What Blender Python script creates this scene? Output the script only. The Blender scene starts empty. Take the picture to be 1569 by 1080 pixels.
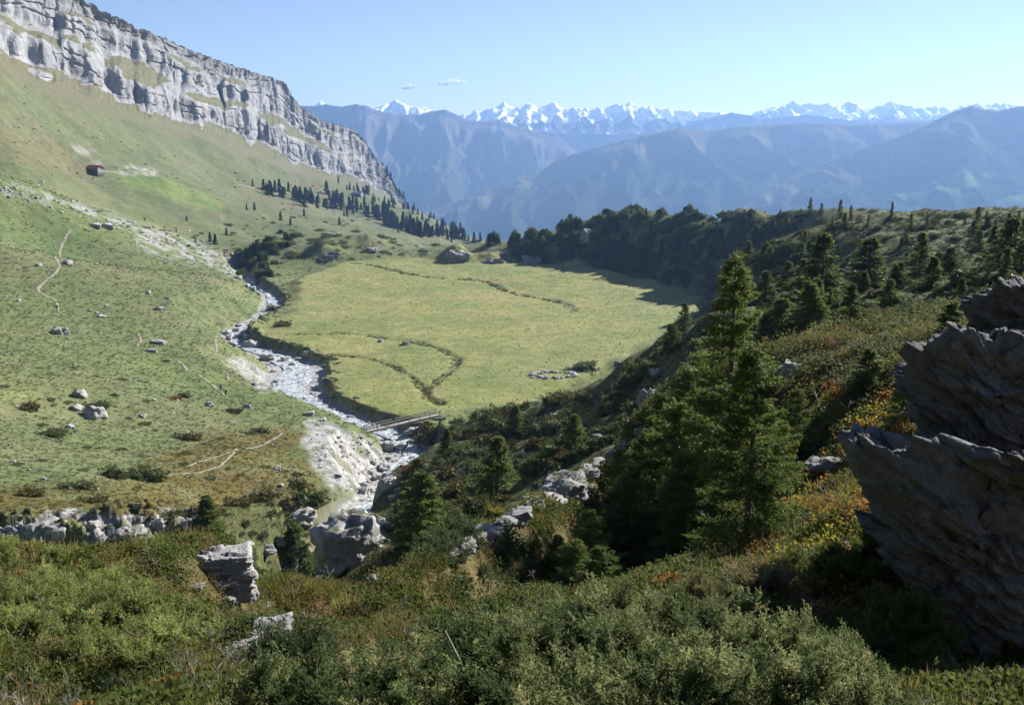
import bpy, bmesh, math, random
import numpy as np
from mathutils import Vector, Matrix, Euler

random.seed(7)
RNG = np.random.default_rng(11)
SC = bpy.context.scene
COL = SC.collection

# ------------------------------------------------------------------ camera, sky, sun, exposure
F = 1540.0                      # focal length in pixels of the 1569 px wide photograph
PITCH = math.radians(12.1)
SUN_AZ = math.radians(46.0)     # to the right of the viewing direction (+Y)
SUN_EL = math.radians(29.5)
cam_d = bpy.data.cameras.new('camera')
cam_d.sensor_fit = 'HORIZONTAL'
cam_d.sensor_width = 36.0
cam_d.lens = F / 1569.0 * 36.0
cam_d.clip_start = 0.1
cam_d.clip_end = 60000.0
cam = bpy.data.objects.new('camera', cam_d)
cam.location = (0, 0, 0)
cam.rotation_euler = (math.pi / 2 - PITCH, 0, 0)
COL.objects.link(cam)
SC.camera = cam

world = bpy.data.worlds.new('World')
SC.world = world
world.use_nodes = True
wn = world.node_tree
for n in list(wn.nodes):
    wn.nodes.remove(n)
w_out = wn.nodes.new('ShaderNodeOutputWorld')
w_bg = wn.nodes.new('ShaderNodeBackground')
w_sky = wn.nodes.new('ShaderNodeTexSky')
w_sky.sky_type = 'NISHITA'
w_sky.sun_disc = False
w_sky.sun_elevation = SUN_EL
w_sky.sun_rotation = SUN_AZ
w_sky.altitude = 2000.0
w_sky.air_density = 1.0
w_sky.dust_density = 0.2
w_sky.ozone_density = 2.2
w_bg.inputs['Strength'].default_value = 0.052
w_mul = wn.nodes.new('ShaderNodeMix'); w_mul.data_type = 'RGBA'; w_mul.blend_type = 'MULTIPLY'
w_mul.inputs[0].default_value = 1.0; w_mul.inputs[7].default_value = (1.0, 0.93, 1.0, 1)
wn.links.new(w_sky.outputs[0], w_mul.inputs[6])
wn.links.new(w_mul.outputs[2], w_bg.inputs['Color'])
wn.links.new(w_bg.outputs[0], w_out.inputs['Surface'])

sun_dir = Vector((math.sin(SUN_AZ) * math.cos(SUN_EL), math.cos(SUN_AZ) * math.cos(SUN_EL), math.sin(SUN_EL)))
sun_d = bpy.data.lights.new('sun', 'SUN')
sun_d.energy = 5.0
sun_d.angle = math.radians(0.53)
sun_d.color = (1.0, 0.97, 0.93)
sun = bpy.data.objects.new('sun', sun_d)
sun.rotation_euler = sun_dir.to_track_quat('Z', 'Y').to_euler()
sun.location = sun_dir * 300
COL.objects.link(sun)

SC.view_settings.view_transform = 'Standard'
SC.view_settings.look = 'None'
SC.view_settings.exposure = 1.2
SC.view_settings.gamma = 1.0
SC.view_settings.use_curve_mapping = False
SC.cycles.use_denoising = True
SC.cycles.use_adaptive_sampling = True
SC.cycles.adaptive_threshold = 0.02
SC.cycles.max_bounces = 6
SC.cycles.diffuse_bounces = 2
SC.cycles.glossy_bounces = 2
SC.cycles.transmission_bounces = 3
SC.cycles.transparent_max_bounces = 6
SC.cycles.volume_bounces = 0
SC.cycles.caustics_reflective = False
SC.cycles.caustics_refractive = False

# ------------------------------------------------------------------ pixel <-> place helpers (used to survey distances)
SP, CP = math.sin(PITCH), math.cos(PITCH)

def tans(px, py):
    cx = (np.asarray(px, float) - 784.5) / F
    cz = -(np.asarray(py, float) - 540.0) / F
    yc = CP + cz * SP
    zc = -SP + cz * CP
    return cx / yc, zc / yc          # x per metre of Y, z per metre of Y

def P(px, py, Y):
    a, e = tans(px, py)
    return (float(a * Y), float(Y), float(e * Y))

def PZ(px, py, Z):
    a, e = tans(px, py)
    Y = Z / e
    return (float(a * Y), float(Y), float(Z))

def project(x, y, z):
    d = y * CP - z * SP
    u = y * SP + z * CP
    return 784.5 + F * x / d, 540.0 - F * u / d

# ------------------------------------------------------------------ noise
def _h(ix, iy, s):
    n = (ix * 374761393 + iy * 668265263 + s * 974634777).astype(np.int64)
    n = (n ^ (n >> 13)) * 1274126177
    n = n ^ (n >> 16)
    return (n & 0xFFFF).astype(np.float32) / 65535.0

def _h3(ix, iy, iz, s):
    return _h(ix + iz * 7919, iy + iz * 104729, s)

def pn(x, y, s=0):
    x = np.asarray(x, float); y = np.asarray(y, float)
    ix = np.floor(x).astype(np.int64); iy = np.floor(y).astype(np.int64)
    fx = x - ix; fy = y - iy
    ux = fx * fx * fx * (fx * (fx * 6 - 15) + 10); uy = fy * fy * fy * (fy * (fy * 6 - 15) + 10)
    def g(dx, dy):
        a = _h(ix + dx, iy + dy, s) * 6.2831853
        return np.cos(a) * (fx - dx) + np.sin(a) * (fy - dy)
    n0 = g(0, 0) * (1 - ux) + g(1, 0) * ux
    n1 = g(0, 1) * (1 - ux) + g(1, 1) * ux
    return (n0 * (1 - uy) + n1 * uy) * 1.5

def fbm(x, y, o=4, s=0, gain=0.5):
    r = 0; a = 1; t = 0
    for i in range(o):
        r = r + a * pn(x * 2 ** i + 17.3 * i, y * 2 ** i - 9.1 * i, s + i)
        t += a; a *= gain
    return r / t

def ridged(x, y, o=4, s=0, gain=0.5):
    r = 0; a = 1; t = 0
    for i in range(o):
        r = r + a * (1 - np.abs(pn(x * 2 ** i + 5.3 * i, y * 2 ** i - 3.1 * i, s + i)) * 2)
        t += a; a *= gain
    return r / t

def vn3(p, s=0):
    ip = np.floor(p).astype(np.int64); f = p - ip
    u = f * f * (3 - 2 * f)
    r = 0
    for dx in (0, 1):
        wx = u[:, 0] if dx else 1 - u[:, 0]
        for dy in (0, 1):
            wy = u[:, 1] if dy else 1 - u[:, 1]
            for dz in (0, 1):
                wz = u[:, 2] if dz else 1 - u[:, 2]
                r = r + wx * wy * wz * _h3(ip[:, 0] + dx, ip[:, 1] + dy, ip[:, 2] + dz, s)
    return r * 2 - 1

def fbm3(p, o=4, s=0, gain=0.5):
    r = 0; a = 1; t = 0
    for i in range(o):
        r = r + a * vn3(p * 2 ** i + 13.7 * i, s + i); t += a; a *= gain
    return r / t

def sstep(a, b, x):
    t = np.clip((x - a) / (b - a), 0, 1)
    return t * t * (3 - 2 * t)

def poly_dist(x, y, pts, extra=None):
    """distance to polyline and interpolated extra values at the nearest point"""
    pts = np.asarray(pts, float)
    best = np.full(x.shape, 1e9); ex = None
    if extra is not None:
        extra = np.asarray(extra, float); ex = np.zeros(x.shape + (extra.shape[1],))
    side = np.zeros(x.shape)
    for i in range(len(pts) - 1):
        ax, ay = pts[i]; bx, by = pts[i + 1]
        dx, dy = bx - ax, by - ay
        t = np.clip(((x - ax) * dx + (y - ay) * dy) / (dx * dx + dy * dy), 0, 1)
        d = np.hypot(x - ax - t * dx, y - ay - t * dy)
        m = d < best
        best = np.where(m, d, best)
        side = np.where(m, np.sign(dx * (y - ay) - dy * (x - ax)), side)
        if ex is not None:
            v = extra[i] + t[..., None] * (extra[i + 1] - extra[i])
            ex = np.where(m[..., None], v, ex)
    return best, ex, side

def in_poly(x, y, pts):
    ins = np.zeros(x.shape, bool)
    n = len(pts)
    for i in range(n):
        x1, y1 = pts[i]; x2, y2 = pts[(i + 1) % n]
        if y1 == y2: continue
        c = ((y1 > y) != (y2 > y)) & (x < (x2 - x1) * (y - y1) / (y2 - y1) + x1)
        ins ^= c
    return ins

def sdf_poly(x, y, pts):
    d, _, _ = poly_dist(x, y, list(pts) + [pts[0]])
    return np.where(in_poly(x, y, pts), -d, d)

def smooth_line(pts, n=6):
    """Catmull-Rom through the points (any dimension)"""
    p = np.asarray(pts, float)
    p = np.vstack([2 * p[0] - p[1], p, 2 * p[-1] - p[-2]])
    out = []
    for i in range(1, len(p) - 2):
        for k in range(n):
            t = k / n
            out.append(0.5 * ((2 * p[i]) + (-p[i - 1] + p[i + 1]) * t + (2 * p[i - 1] - 5 * p[i] + 4 * p[i + 1] - p[i + 2]) * t * t
                              + (-p[i - 1] + 3 * p[i] - 3 * p[i + 1] + p[i + 2]) * t ** 3))
    out.append(p[-2])
    return np.array(out)

# ------------------------------------------------------------------ object helpers
def mesh_np(name, verts, faces, smooth=True, attrs=None):
    """faces: (n,3) or (n,4) array"""
    verts = np.asarray(verts, np.float32); faces = np.asarray(faces, np.int32)
    me = bpy.data.meshes.new(name)
    me.vertices.add(len(verts)); me.vertices.foreach_set('co', verts.ravel())
    k = faces.shape[1]
    me.loops.add(faces.size); me.loops.foreach_set('vertex_index', faces.ravel())
    me.polygons.add(len(faces))
    me.polygons.foreach_set('loop_start', np.arange(0, faces.size, k, dtype=np.int32))
    try:
        me.polygons.foreach_set('loop_total', np.full(len(faces), k, np.int32))
    except Exception:
        pass
    me.polygons.foreach_set('use_smooth', np.full(len(faces), smooth, bool))
    if attrs:
        for an, av in attrs.items():
            av = np.asarray(av, np.float32)
            if av.ndim == 1:
                a = me.attributes.new(an, 'FLOAT', 'POINT'); a.data.foreach_set('value', av)
            elif av.shape[1] == 4:
                a = me.attributes.new(an, 'FLOAT_COLOR', 'POINT'); a.data.foreach_set('color', av.ravel())
            else:
                a = me.attributes.new(an, 'FLOAT_VECTOR', 'POINT'); a.data.foreach_set('vector', av.ravel())
    me.update(calc_edges=True)
    return me

def grid_faces(nr, nc):
    i = np.arange(nr - 1)[:, None] * nc + np.arange(nc - 1)[None, :]
    return np.stack([i, i + 1, i + nc + 1, i + nc], -1).reshape(-1, 4)

def add(name, me, mat=None, parent=None, loc=None, rot=None, scale=None, label=None, cat=None, group=None, kind=None):
    o = bpy.data.objects.new(name, me)
    COL.objects.link(o)
    if mat is not None and me is not None and len(me.materials) == 0:
        me.materials.append(mat)
    if parent is not None: o.parent = parent
    if loc is not None: o.location = loc
    if rot is not None: o.rotation_euler = rot
    if scale is not None: o.scale = (scale,) * 3 if np.isscalar(scale) else scale
    if label: o['label'] = label
    if cat: o['category'] = cat
    if group: o['group'] = group
    if kind: o['kind'] = kind
    return o

# ------------------------------------------------------------------ material helpers
class NT:
    def __init__(s, name):
        s.m = bpy.data.materials.new(name); s.m.use_nodes = True
        s.t = s.m.node_tree; s.t.nodes.clear()
        s.out = s.n('ShaderNodeOutputMaterial')
    def n(s, t, **kw):
        nd = s.t.nodes.new(t)
        for k, v in kw.items(): setattr(nd, k, v)
        return nd
    def l(s, a, b): s.t.links.new(a, b)
    def noise(s, vec, scale, detail=4, rough=0.55, dist=0.0):
        nd = s.n('ShaderNodeTexNoise'); nd.inputs['Scale'].default_value = scale
        nd.inputs['Detail'].default_value = detail; nd.inputs['Roughness'].default_value = rough
        nd.inputs['Distortion'].default_value = dist
        if vec is not None: s.l(vec, nd.inputs['Vector'])
        return nd.outputs['Fac']
    def ramp(s, fac, stops, interp='LINEAR'):
        nd = s.n('ShaderNodeValToRGB'); cr = nd.color_ramp; cr.interpolation = interp
        while len(cr.elements) < len(stops): cr.elements.new(0.5)
        for e, (p, c) in zip(cr.elements, stops):
            e.position = p
            e.color = (c, c, c, 1) if np.isscalar(c) else (*c, 1)
        s.l(fac, nd.inputs['Fac']); return nd.outputs['Color']
    def mix(s, fac, a, b, blend='MIX'):
        nd = s.n('ShaderNodeMix', data_type='RGBA', blend_type=blend)
        for sock, v in ((nd.inputs[0], fac), (nd.inputs[6], a), (nd.inputs[7], b)):
            if hasattr(v, 'links') or hasattr(v, 'is_linked'): s.l(v, sock)
            elif np.isscalar(v): sock.default_value = v
            else: sock.default_value = (*v, 1) if len(v) == 3 else v
        return nd.outputs[2]
    def math(s, op, a, b=None, clamp=False):
        nd = s.n('ShaderNodeMath', operation=op, use_clamp=clamp)
        for sock, v in zip(nd.inputs, (a, b)):
            if v is None: continue
            if hasattr(v, 'is_linked'): s.l(v, sock)
            else: sock.default_value = v
        return nd.outputs[0]
    def mapr(s, v, a, b, c=0.0, d=1.0):
        nd = s.n('ShaderNodeMapRange'); s.l(v, nd.inputs[0])
        for i, x in zip((1, 2, 3, 4), (a, b, c, d)): nd.inputs[i].default_value = x
        return nd.outputs[0]
    def attr(s, name, inst=False):
        nd = s.n('ShaderNodeAttribute', attribute_name=name)
        if inst: nd.attribute_type = 'INSTANCER'
        return nd
    def coord(s, which='Object'):
        return s.n('ShaderNodeTexCoord').outputs[which]
    def scalev(s, vec, sc):
        nd = s.n('ShaderNodeMapping'); nd.inputs['Scale'].default_value = sc
        s.l(vec, nd.inputs['Vector']); return nd.outputs[0]
    def bump(s, h, strength, dist, normal=None):
        nd = s.n('ShaderNodeBump'); nd.inputs['Strength'].default_value = strength
        nd.inputs['Distance'].default_value = dist; s.l(h, nd.inputs['Height'])
        if normal is not None: s.l(normal, nd.inputs['Normal'])
        return nd.outputs[0]
    def principled(s, col, rough=0.9, normal=None, spec=0.2, **kw):
        nd = s.n('ShaderNodeBsdfPrincipled')
        if hasattr(col, 'is_linked'): s.l(col, nd.inputs['Base Color'])
        else: nd.inputs['Base Color'].default_value = (*col, 1)
        if hasattr(rough, 'is_linked'): s.l(rough, nd.inputs['Roughness'])
        else: nd.inputs['Roughness'].default_value = rough
        nd.inputs['Specular IOR Level'].default_value = spec
        if normal is not None: s.l(normal, nd.inputs['Normal'])
        for k, v in kw.items(): nd.inputs[k].default_value = v
        return nd.outputs[0]
    def done(s, surf):
        s.l(surf, s.out.inputs['Surface']); return s.m

def mat_plain(name, col, rough=0.8, var=0.25, scale=8.0):
    t = NT(name); v = t.coord()
    n = t.noise(v, scale, 3)
    c = t.mix(n, tuple(x * (1 - var) for x in col), tuple(min(1, x * (1 + var)) for x in col))
    return t.done(t.principled(c, rough))

def mat_leaf(name, c1, c2, c3=None, trans=0.3, inst=True, rough=0.55):
    """foliage: colour varies by object, by place in the plant and by instance tint"""
    t = NT(name)
    oi = t.n('ShaderNodeObjectInfo'); v = t.coord()
    n = t.noise(v, 2.2, 3)
    f = t.math('ADD', t.math('MULTIPLY', oi.outputs['Random'], 0.5), t.math('MULTIPLY', n, 0.6))
    c = t.mix(t.mapr(f, 0.15, 0.85), c1, c2)
    if c3 is not None:
        c = t.mix(t.mapr(t.noise(v, 5.0, 2), 0.55, 0.7), c, c3)
    d = t.principled(c, rough, None, 0.1)
    tr = t.n('ShaderNodeBsdfTranslucent'); t.l(c, tr.inputs['Color'])
    mx = t.n('ShaderNodeMixShader'); mx.inputs[0].default_value = trans
    t.l(d, mx.inputs[1]); t.l(tr.outputs[0], mx.inputs[2])
    return t.done(mx.outputs[0])

def mat_tint(name, trans=0.35, rough=0.55):
    t = NT(name)
    a = t.attr('tint', True)
    d = t.principled(a.outputs['Color'], rough, None, 0.08)
    tr = t.n('ShaderNodeBsdfTranslucent'); t.l(a.outputs['Color'], tr.inputs['Color'])
    mx = t.n('ShaderNodeMixShader'); mx.inputs[0].default_value = trans
    t.l(d, mx.inputs[1]); t.l(tr.outputs[0], mx.inputs[2])
    return t.done(mx.outputs[0])
# ------------------------------------------------------------------ the ground: surveyed heights
CPTS = []
def S(px, py, Y, dz=0.0):
    x, y, z = P(px, py, Y); CPTS.append((x, y, z + dz))
def Wp(x, y, z): CPTS.append((x, y, z))

# where the photographer stands and behind
Wp(0, 0.3, -1.65); Wp(-1.5, 1.2, -1.8); Wp(1.5, 1.2, -1.7); Wp(0, -2, -1.2); Wp(-6, -4, -1.5); Wp(6, -4, 0.5)
Wp(0, -20, 2); Wp(-30, -20, -4); Wp(30, -10, 6); Wp(0, -200, 40); Wp(-200, -100, 0); Wp(200, -50, 30)
Wp(0, -3000, 300); Wp(3000, -500, 100); Wp(-3000, -500, 500); Wp(12, 3, -1.0); Wp(-9, 2, -3.0); Wp(25, 12, -2)
# foreground bank
S(784, 1080, 4.2, -0.55); S(400, 1080, 4.8, -0.35); S(0, 1080, 6.0, -0.25); S(-250, 1080, 6.5, -0.3); S(1150, 1080, 4.6, -0.45); S(1400, 1085, 5.6, -0.25); S(1700, 1110, 5.6, 0)
S(784, 985, 6.4, -0.6); S(1100, 945, 7.6, -0.65); S(600, 990, 6.6, -0.5); S(1350, 995, 7.5, -0.1); S(1470, 1045, 6.9, -0.1); S(1600, 1072, 7.4, 0)
S(0, 950, 11, -0.4); S(-250, 950, 12, -0.3); S(150, 930, 11.5, -0.4); S(300, 960, 10.5, -0.3); S(450, 1000, 9.0, -0.2)
S(0, 842, 18.5, -0.3); S(-250, 838, 20); S(150, 842, 18.5, -0.3); S(270, 842, 19, -0.2); S(330, 880, 17.5); S(400, 940, 14.5); 
S(390, 905, 19.0); S(455, 905, 27); S(490, 900, 26); S(452, 958, 14.3); S(510, 985, 12.2)
for px, Y, z in ((400, 22.5, -12.0), (432, 19, -10.8), (475, 16.5, -9.7), (520, 14.5, -8.6), (560, 13.8, -7.9)):
    Wp(float(tans(px, 930)[0]) * Y, Y, z)
# slope below the bank down to the rock spur
S(700, 935, 12); S(900, 920, 12.5); S(1000, 900, 14); S(1120, 890, 16.5); S(1250, 900, 13.5); S(1350, 880, 12.5); Wp(2.95, 23, -11.0); Wp(1.6, 18, -9.1); Wp(2.4, 28, -13.6); Wp(4.6, 35, -15.6)
S(1110, 822, 30); S(1060, 830, 29); S(1200, 790, 26); S(1330, 770, 20); S(1250, 640, 33); S(1180, 640, 38); S(1330, 640, 30); S(1400, 620, 30); S(1550, 640, 26); S(1700, 640, 26)
for q in ((520, 918, 15.5), (570, 894, 17), (605, 877, 18.2), (640, 860, 19.5), (680, 842, 20.8), (720, 824, 22), (760, 804, 23.7), (800, 782, 25.5), (835, 764, 27.6), (870, 744, 30), (900, 720, 33), (930, 697, 36.5), (985, 655, 46), (1010, 630, 52)): S(*q)
for px, Y, z in ((570, 16.3, -8.5), (605, 17.3, -9.1), (640, 18.2, -9.75), (680, 19.2, -10.5), (720, 20.2, -11.0), (760, 21.6, -11.8), (800, 23.0, -12.4), (835, 25.0, -12.9), (870, 27.3, -13.2), (905, 30.0, -14.0), (940, 33.0, -15.2), (975, 37.5, -16.6)):
    Wp(float(tans(px, 860)[0]) * (Y - 0.9), Y - 0.9, z + 0.75)
for px, Y, z in ((570, 20, -11.5), (640, 24, -13.2), (720, 27, -14.2), (800, 31.5, -15.2), (870, 37, -17), (930, 46, -18.4), (985, 58, -20.5)):
    Wp(float(tans(px, 800)[0]) * Y, Y, z)
S(1030, 700, 42); S(1040, 640, 52)
# gully behind the spur
Wp(-8, 32, -18); Wp(-11, 44, -25); Wp(-14, 60, -33); Wp(-17.5, 80, -42); Wp(-21, 100, -50); Wp(-24.5, 130, -58)
Wp(-3, 42, -21.5); Wp(2, 55, -25); Wp(-8, 62, -28.5)
S(655, 832, 75); S(600, 850, 62); S(700, 790, 84); S(760, 765, 86); S(700, 745, 105); S(640, 770, 110); S(830, 730, 88); S(900, 690, 95); S(760, 715, 112)
S(455, 880, 48, -1); S(545, 845, 72); S(540, 790, 100, -3); S(590, 770, 112, -1.5); S(640, 735, 135)
S(800, 692, 125); S(822, 668, 142); S(870, 665, 128); S(920, 650, 110); S(960, 620, 100); S(700, 690, 150); S(660, 700, 165); S(740, 655, 178); S(700, 645, 205)
S(815, 636, 172); S(790, 622, 200); S(860, 612, 172); S(900, 600, 152); S(940, 575, 138); S(985, 560, 122); S(1020, 540, 108); S(1060, 500, 112); S(980, 590, 108)
# hidden back of that slope down to the meadow
Wp(24, 225, -66); Wp(40, 190, -50); Wp(52, 240, -56); Wp(62, 310, -66); Wp(75, 370, -64); Wp(92, 405, -63); Wp(98, 345, -53); Wp(112, 450, -56)
# right hill
S(1100, 540, 85); S(1160, 530, 68); S(1200, 560, 55); S(1300, 540, 48); S(1300, 480, 70); S(1200, 515, 76); S(1400, 540, 44); S(1400, 455, 72); S(1500, 470, 60); S(1560, 520, 45); S(1700, 480, 50)
S(1569, 402, 74); S(1700, 370, 80); S(1480, 432, 78)
S(1160, 462, 130); S(1110, 500, 125); S(1250, 462, 118); S(1330, 445, 114); S(1430, 435, 100); S(1550, 398, 105); S(1700, 372, 110)
S(1130, 445, 235); S(1200, 420, 210); S(1300, 405, 185); S(1400, 400, 165); S(1500, 390, 160); S(1600, 370, 170)
S(1200, 385, 300); S(1300, 365, 290); S(1400, 355, 280); S(1500, 352, 260); S(1620, 345, 260)
S(1150, 336, 420); S(1200, 338, 410); S(1230, 338, 440); S(1250, 338, 392); S(1350, 330, 375); S(1450, 336, 350); S(1500, 345, 330); S(1600, 340, 330); S(1750, 335, 330)
S(1100, 334, 480); S(1040, 337, 525); S(965, 335, 562); S(925, 348, 575)
S(1000, 400, 518); S(950, 385, 556); S(1050, 400, 498); S(1080, 425, 466); S(1110, 400, 455); S(900, 372, 572); S(930, 402, 560); S(1112, 455, 425); S(1125, 470, 330); S(1115, 480, 260)
# behind the right ridge
for (px, py, Y) in ((1150, 330, 430), (1250, 332, 400), (1350, 328, 385), (1450, 334, 360), (1500, 342, 340), (1600, 338, 340), (1750, 333, 340), (1100, 330, 490), (1040, 331, 535), (965, 327, 572), (925, 341, 585), (870, 372, 590), (800, 372, 610)):
    x, y, z = P(px, py, Y * 1.07); CPTS.append((x, y, z - 2.5)); x, y, z = P(px, py, Y * 1.2); CPTS.append((x, y, z - 14))
for px in (900, 1000, 1150, 1300, 1450, 1600, 1800):
    x, y, z = P(px, 345, 590); CPTS.append((x * 1.15, y * 1.15, -85)); CPTS.append((x * 1.8, y * 1.8, -230)); CPTS.append((x * 3.5, y * 3.5, -650))
# far rim of the meadow
S(870, 385, 575); S(800, 380, 590); S(740, 378, 610); S(760, 390, 600); S(700, 385, 610); S(640, 380, 620); S(560, 372, 625); S(500, 362, 630); S(440, 365, 610); S(400, 385, 585); S(480, 395, 580)
for px in (760, 830):
    x, y, z = P(px, 372, 700); CPTS.append((x, y, z - 14)); CPTS.append((x * 1.6, y * 1.6, -170)); CPTS.append((x * 4, y * 4, -600))
# left slopes
S(340, 605, 234); S(430, 625, 226); S(470, 640, 216); S(380, 560, 270); S(330, 520, 310); S(300, 480, 355); S(340, 430, 440); S(300, 420, 445); S(360, 420, 500)
S(250, 600, 215); S(150, 560, 235); S(0, 600, 180); S(-250, 600, 160); S(100, 640, 180); S(0, 700, 130); S(100, 720, 128); S(-250, 700, 115)
S(250, 690, 162); S(350, 680, 178); S(420, 660, 195); S(420, 700, 165); S(460, 720, 170); S(380, 730, 142); S(150, 740, 122); S(300, 740, 135); S(440, 745, 140)
S(0, 770, 104); S(100, 775, 104); S(200, 778, 106); S(300, 775, 110); S(380, 775, 112); S(450, 775, 112); S(-250, 770, 92); S(500, 745, 165)
S(0, 822, 92, -1); S(100, 826, 93, -1); S(200, 828, 94, -1); S(280, 822, 98); S(350, 800, 104); S(410, 830, 92); S(-250, 822, 82)
Wp(-50, 84, -46); Wp(-38, 86, -46); Wp(-30, 75, -40); Wp(-60, 76, -42); Wp(-40, 55, -32); Wp(-20, 42, -26); Wp(-55, 45, -24); Wp(-28, 30, -16); Wp(-70, 60, -32)
S(88, 475, 332); S(0, 480, 300); S(-250, 480, 260); S(200, 480, 340); S(0, 380, 410); S(-250, 360, 400); S(82, 380, 470); S(180, 400, 470); S(250, 410, 470)
S(-250, 235, 430); S(0, 288, 480); S(100, 318, 500); S(200, 348, 540); S(290, 385, 555); S(340, 402, 570)
S(0, 265, 560); S(-250, 190, 520); S(120, 300, 600); S(200, 320, 650); S(300, 352, 650); S(370, 372, 640); S(400, 352, 720); S(460, 345, 760)
S(145, 264, 720); S(200, 266, 740); S(100, 262, 680); S(250, 275, 790); S(400, 330, 820); S(350, 292, 1000); S(500, 333, 1050); S(450, 295, 1300); S(600, 352, 980); S(700, 366, 1080); S(745, 366, 1150)
S(540, 300, 1600); S(620, 325, 1800); S(680, 345, 1500)
S(0, 230, 600); S(-250, 150, 540); S(0, 160, 680); S(-250, 60, 575); S(100, 200, 780); S(200, 212, 900); S(300, 232, 1070); S(400, 262, 1300); S(490, 286, 1580)
# the far slope ends in the deep valley
for (px, py, Y) in ((600, 352, 980), (640, 352, 1020), (700, 366, 1100), (745, 368, 1170)):
    x, y, z = P(px, py, Y * 1.1); CPTS.append((x, y, z - 8))
for (px, py, Y) in ((640, 340, 2050), (720, 372, 1500), (780, 380, 1400)):
    x, y, z = P(px, py, Y); CPTS.append((x + 60, y + 150, z - 130)); CPTS.append((x * 1.8, y * 1.8, -650))
CLIFF = [(-400, -90, 520, -330, 640), (-250, -10, 600, -190, 740), (-100, 62, 690, -80, 850), (0, 96, 760, -48, 930), (33, 118, 800, -38, 970), (90, 140, 860, -16, 1030), (130, 155, 905, 2, 1075), (180, 172, 970, 30, 1140),
         (224, 186, 1040, 49, 1205), (294, 204, 1170, 80, 1330), (367, 230, 1350, 106, 1500), (438, 254, 1560, 128, 1690), (449, 257, 1600, 150, 1710), (462, 262, 1640, 165, 1735),
         (494, 270, 1720, 188, 1810), (520, 278, 1800, 194, 1880), (543, 284, 1860, 200, 1940), (567, 292, 1920, 228, 1985), (580, 297, 1960, 249, 2015), (596, 305, 2000, 265, 2045), (608, 311, 2030, 286, 2065), (628, 324, 2060, 318, 2085)]
for c in CLIFF:
    S(c[0], c[1] + 4, c[2]); x, y, z = P(c[0], c[1] + 4, c[2]); CPTS.append((x * 1.2, y * 1.2, z - 30))
for (x, y, z) in ((-3000, 2500, 100), (3500, 1500, -300), (0, 4500, -1000), (-1500, 4500, -800), (3000, 4000, -1000), (-2500, 1200, 300)):
    Wp(x, y, z)

CP_ = np.array(CPTS)
def _dom(x, y):
    return np.arctan2(x, y), np.log(np.hypot(x, y) + 0.3)
_cu, _cv = _dom(CP_[:, 0], CP_[:, 1])
_K = np.sqrt((_cu[:, None] - _cu[None]) ** 2 + (_cv[:, None] - _cv[None]) ** 2 + 0.05 ** 2)
_n = len(CP_)
_A = np.zeros((_n + 1, _n + 1)); _A[:_n, :_n] = _K + 0  ; _A[:_n, _n] = 1; _A[_n, :_n] = 1
_A[:_n, :_n] -= np.eye(_n) * 0.002
_w = np.linalg.solve(_A, np.append(CP_[:, 2], 0))
def rbf(u, v):
    out = np.zeros(u.shape)
    f = out.ravel(); uu = u.ravel(); vv = v.ravel()
    for i in range(0, len(uu), 20000):
        k = np.sqrt((uu[i:i + 20000, None] - _cu[None]) ** 2 + (vv[i:i + 20000, None] - _cv[None]) ** 2 + 0.05 ** 2)
        f[i:i + 20000] = k @ _w[:_n] + _w[_n]
    return f.reshape(u.shape)

# grid: fine in front of the camera, coarse behind
th = np.concatenate([np.linspace(-180, -60, 16)[:-1], np.linspace(-60, -33, 28)[:-1], np.linspace(-33, 33, 700), np.linspace(33, 60, 28)[1:], np.linspace(60, 180, 16)[1:]])
TH = np.radians(th)
lr = np.concatenate([np.linspace(math.log(0.8), math.log(4), 16)[:-1], np.linspace(math.log(4), math.log(20), 130)[:-1], np.linspace(math.log(20), math.log(90), 190)[:-1],
                     np.linspace(math.log(90), math.log(640), 400)[:-1], np.linspace(math.log(640), math.log(2300), 110)[:-1], np.linspace(math.log(2300), math.log(5200), 12)])
RR = np.exp(lr)
GX = RR[:, None] * np.sin(TH)[None]; GY = RR[:, None] * np.cos(TH)[None]
# rbf on a thinner grid, then bilinear
ci = np.unique(np.r_[0:len(lr):3, len(lr) - 1]); cj = np.unique(np.r_[0:len(TH):3, len(TH) - 1])
cu, cv = np.meshgrid(TH[cj], np.log(RR[ci] + 0.3))
cz = rbf(cu, cv)
def lin_up(a, src, dst, axis):
    idx = np.clip(np.searchsorted(src, dst) - 1, 0, len(src) - 2)
    t = (dst - src[idx]) / (src[idx + 1] - src[idx])
    if axis == 0: return a[idx] * (1 - t)[:, None] + a[idx + 1] * t[:, None]
    return a[:, idx] * (1 - t)[None] + a[:, idx + 1] * t[None]
GZ = lin_up(lin_up(cz, lr[ci], lr, 0), TH[cj], TH, 1)

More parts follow.
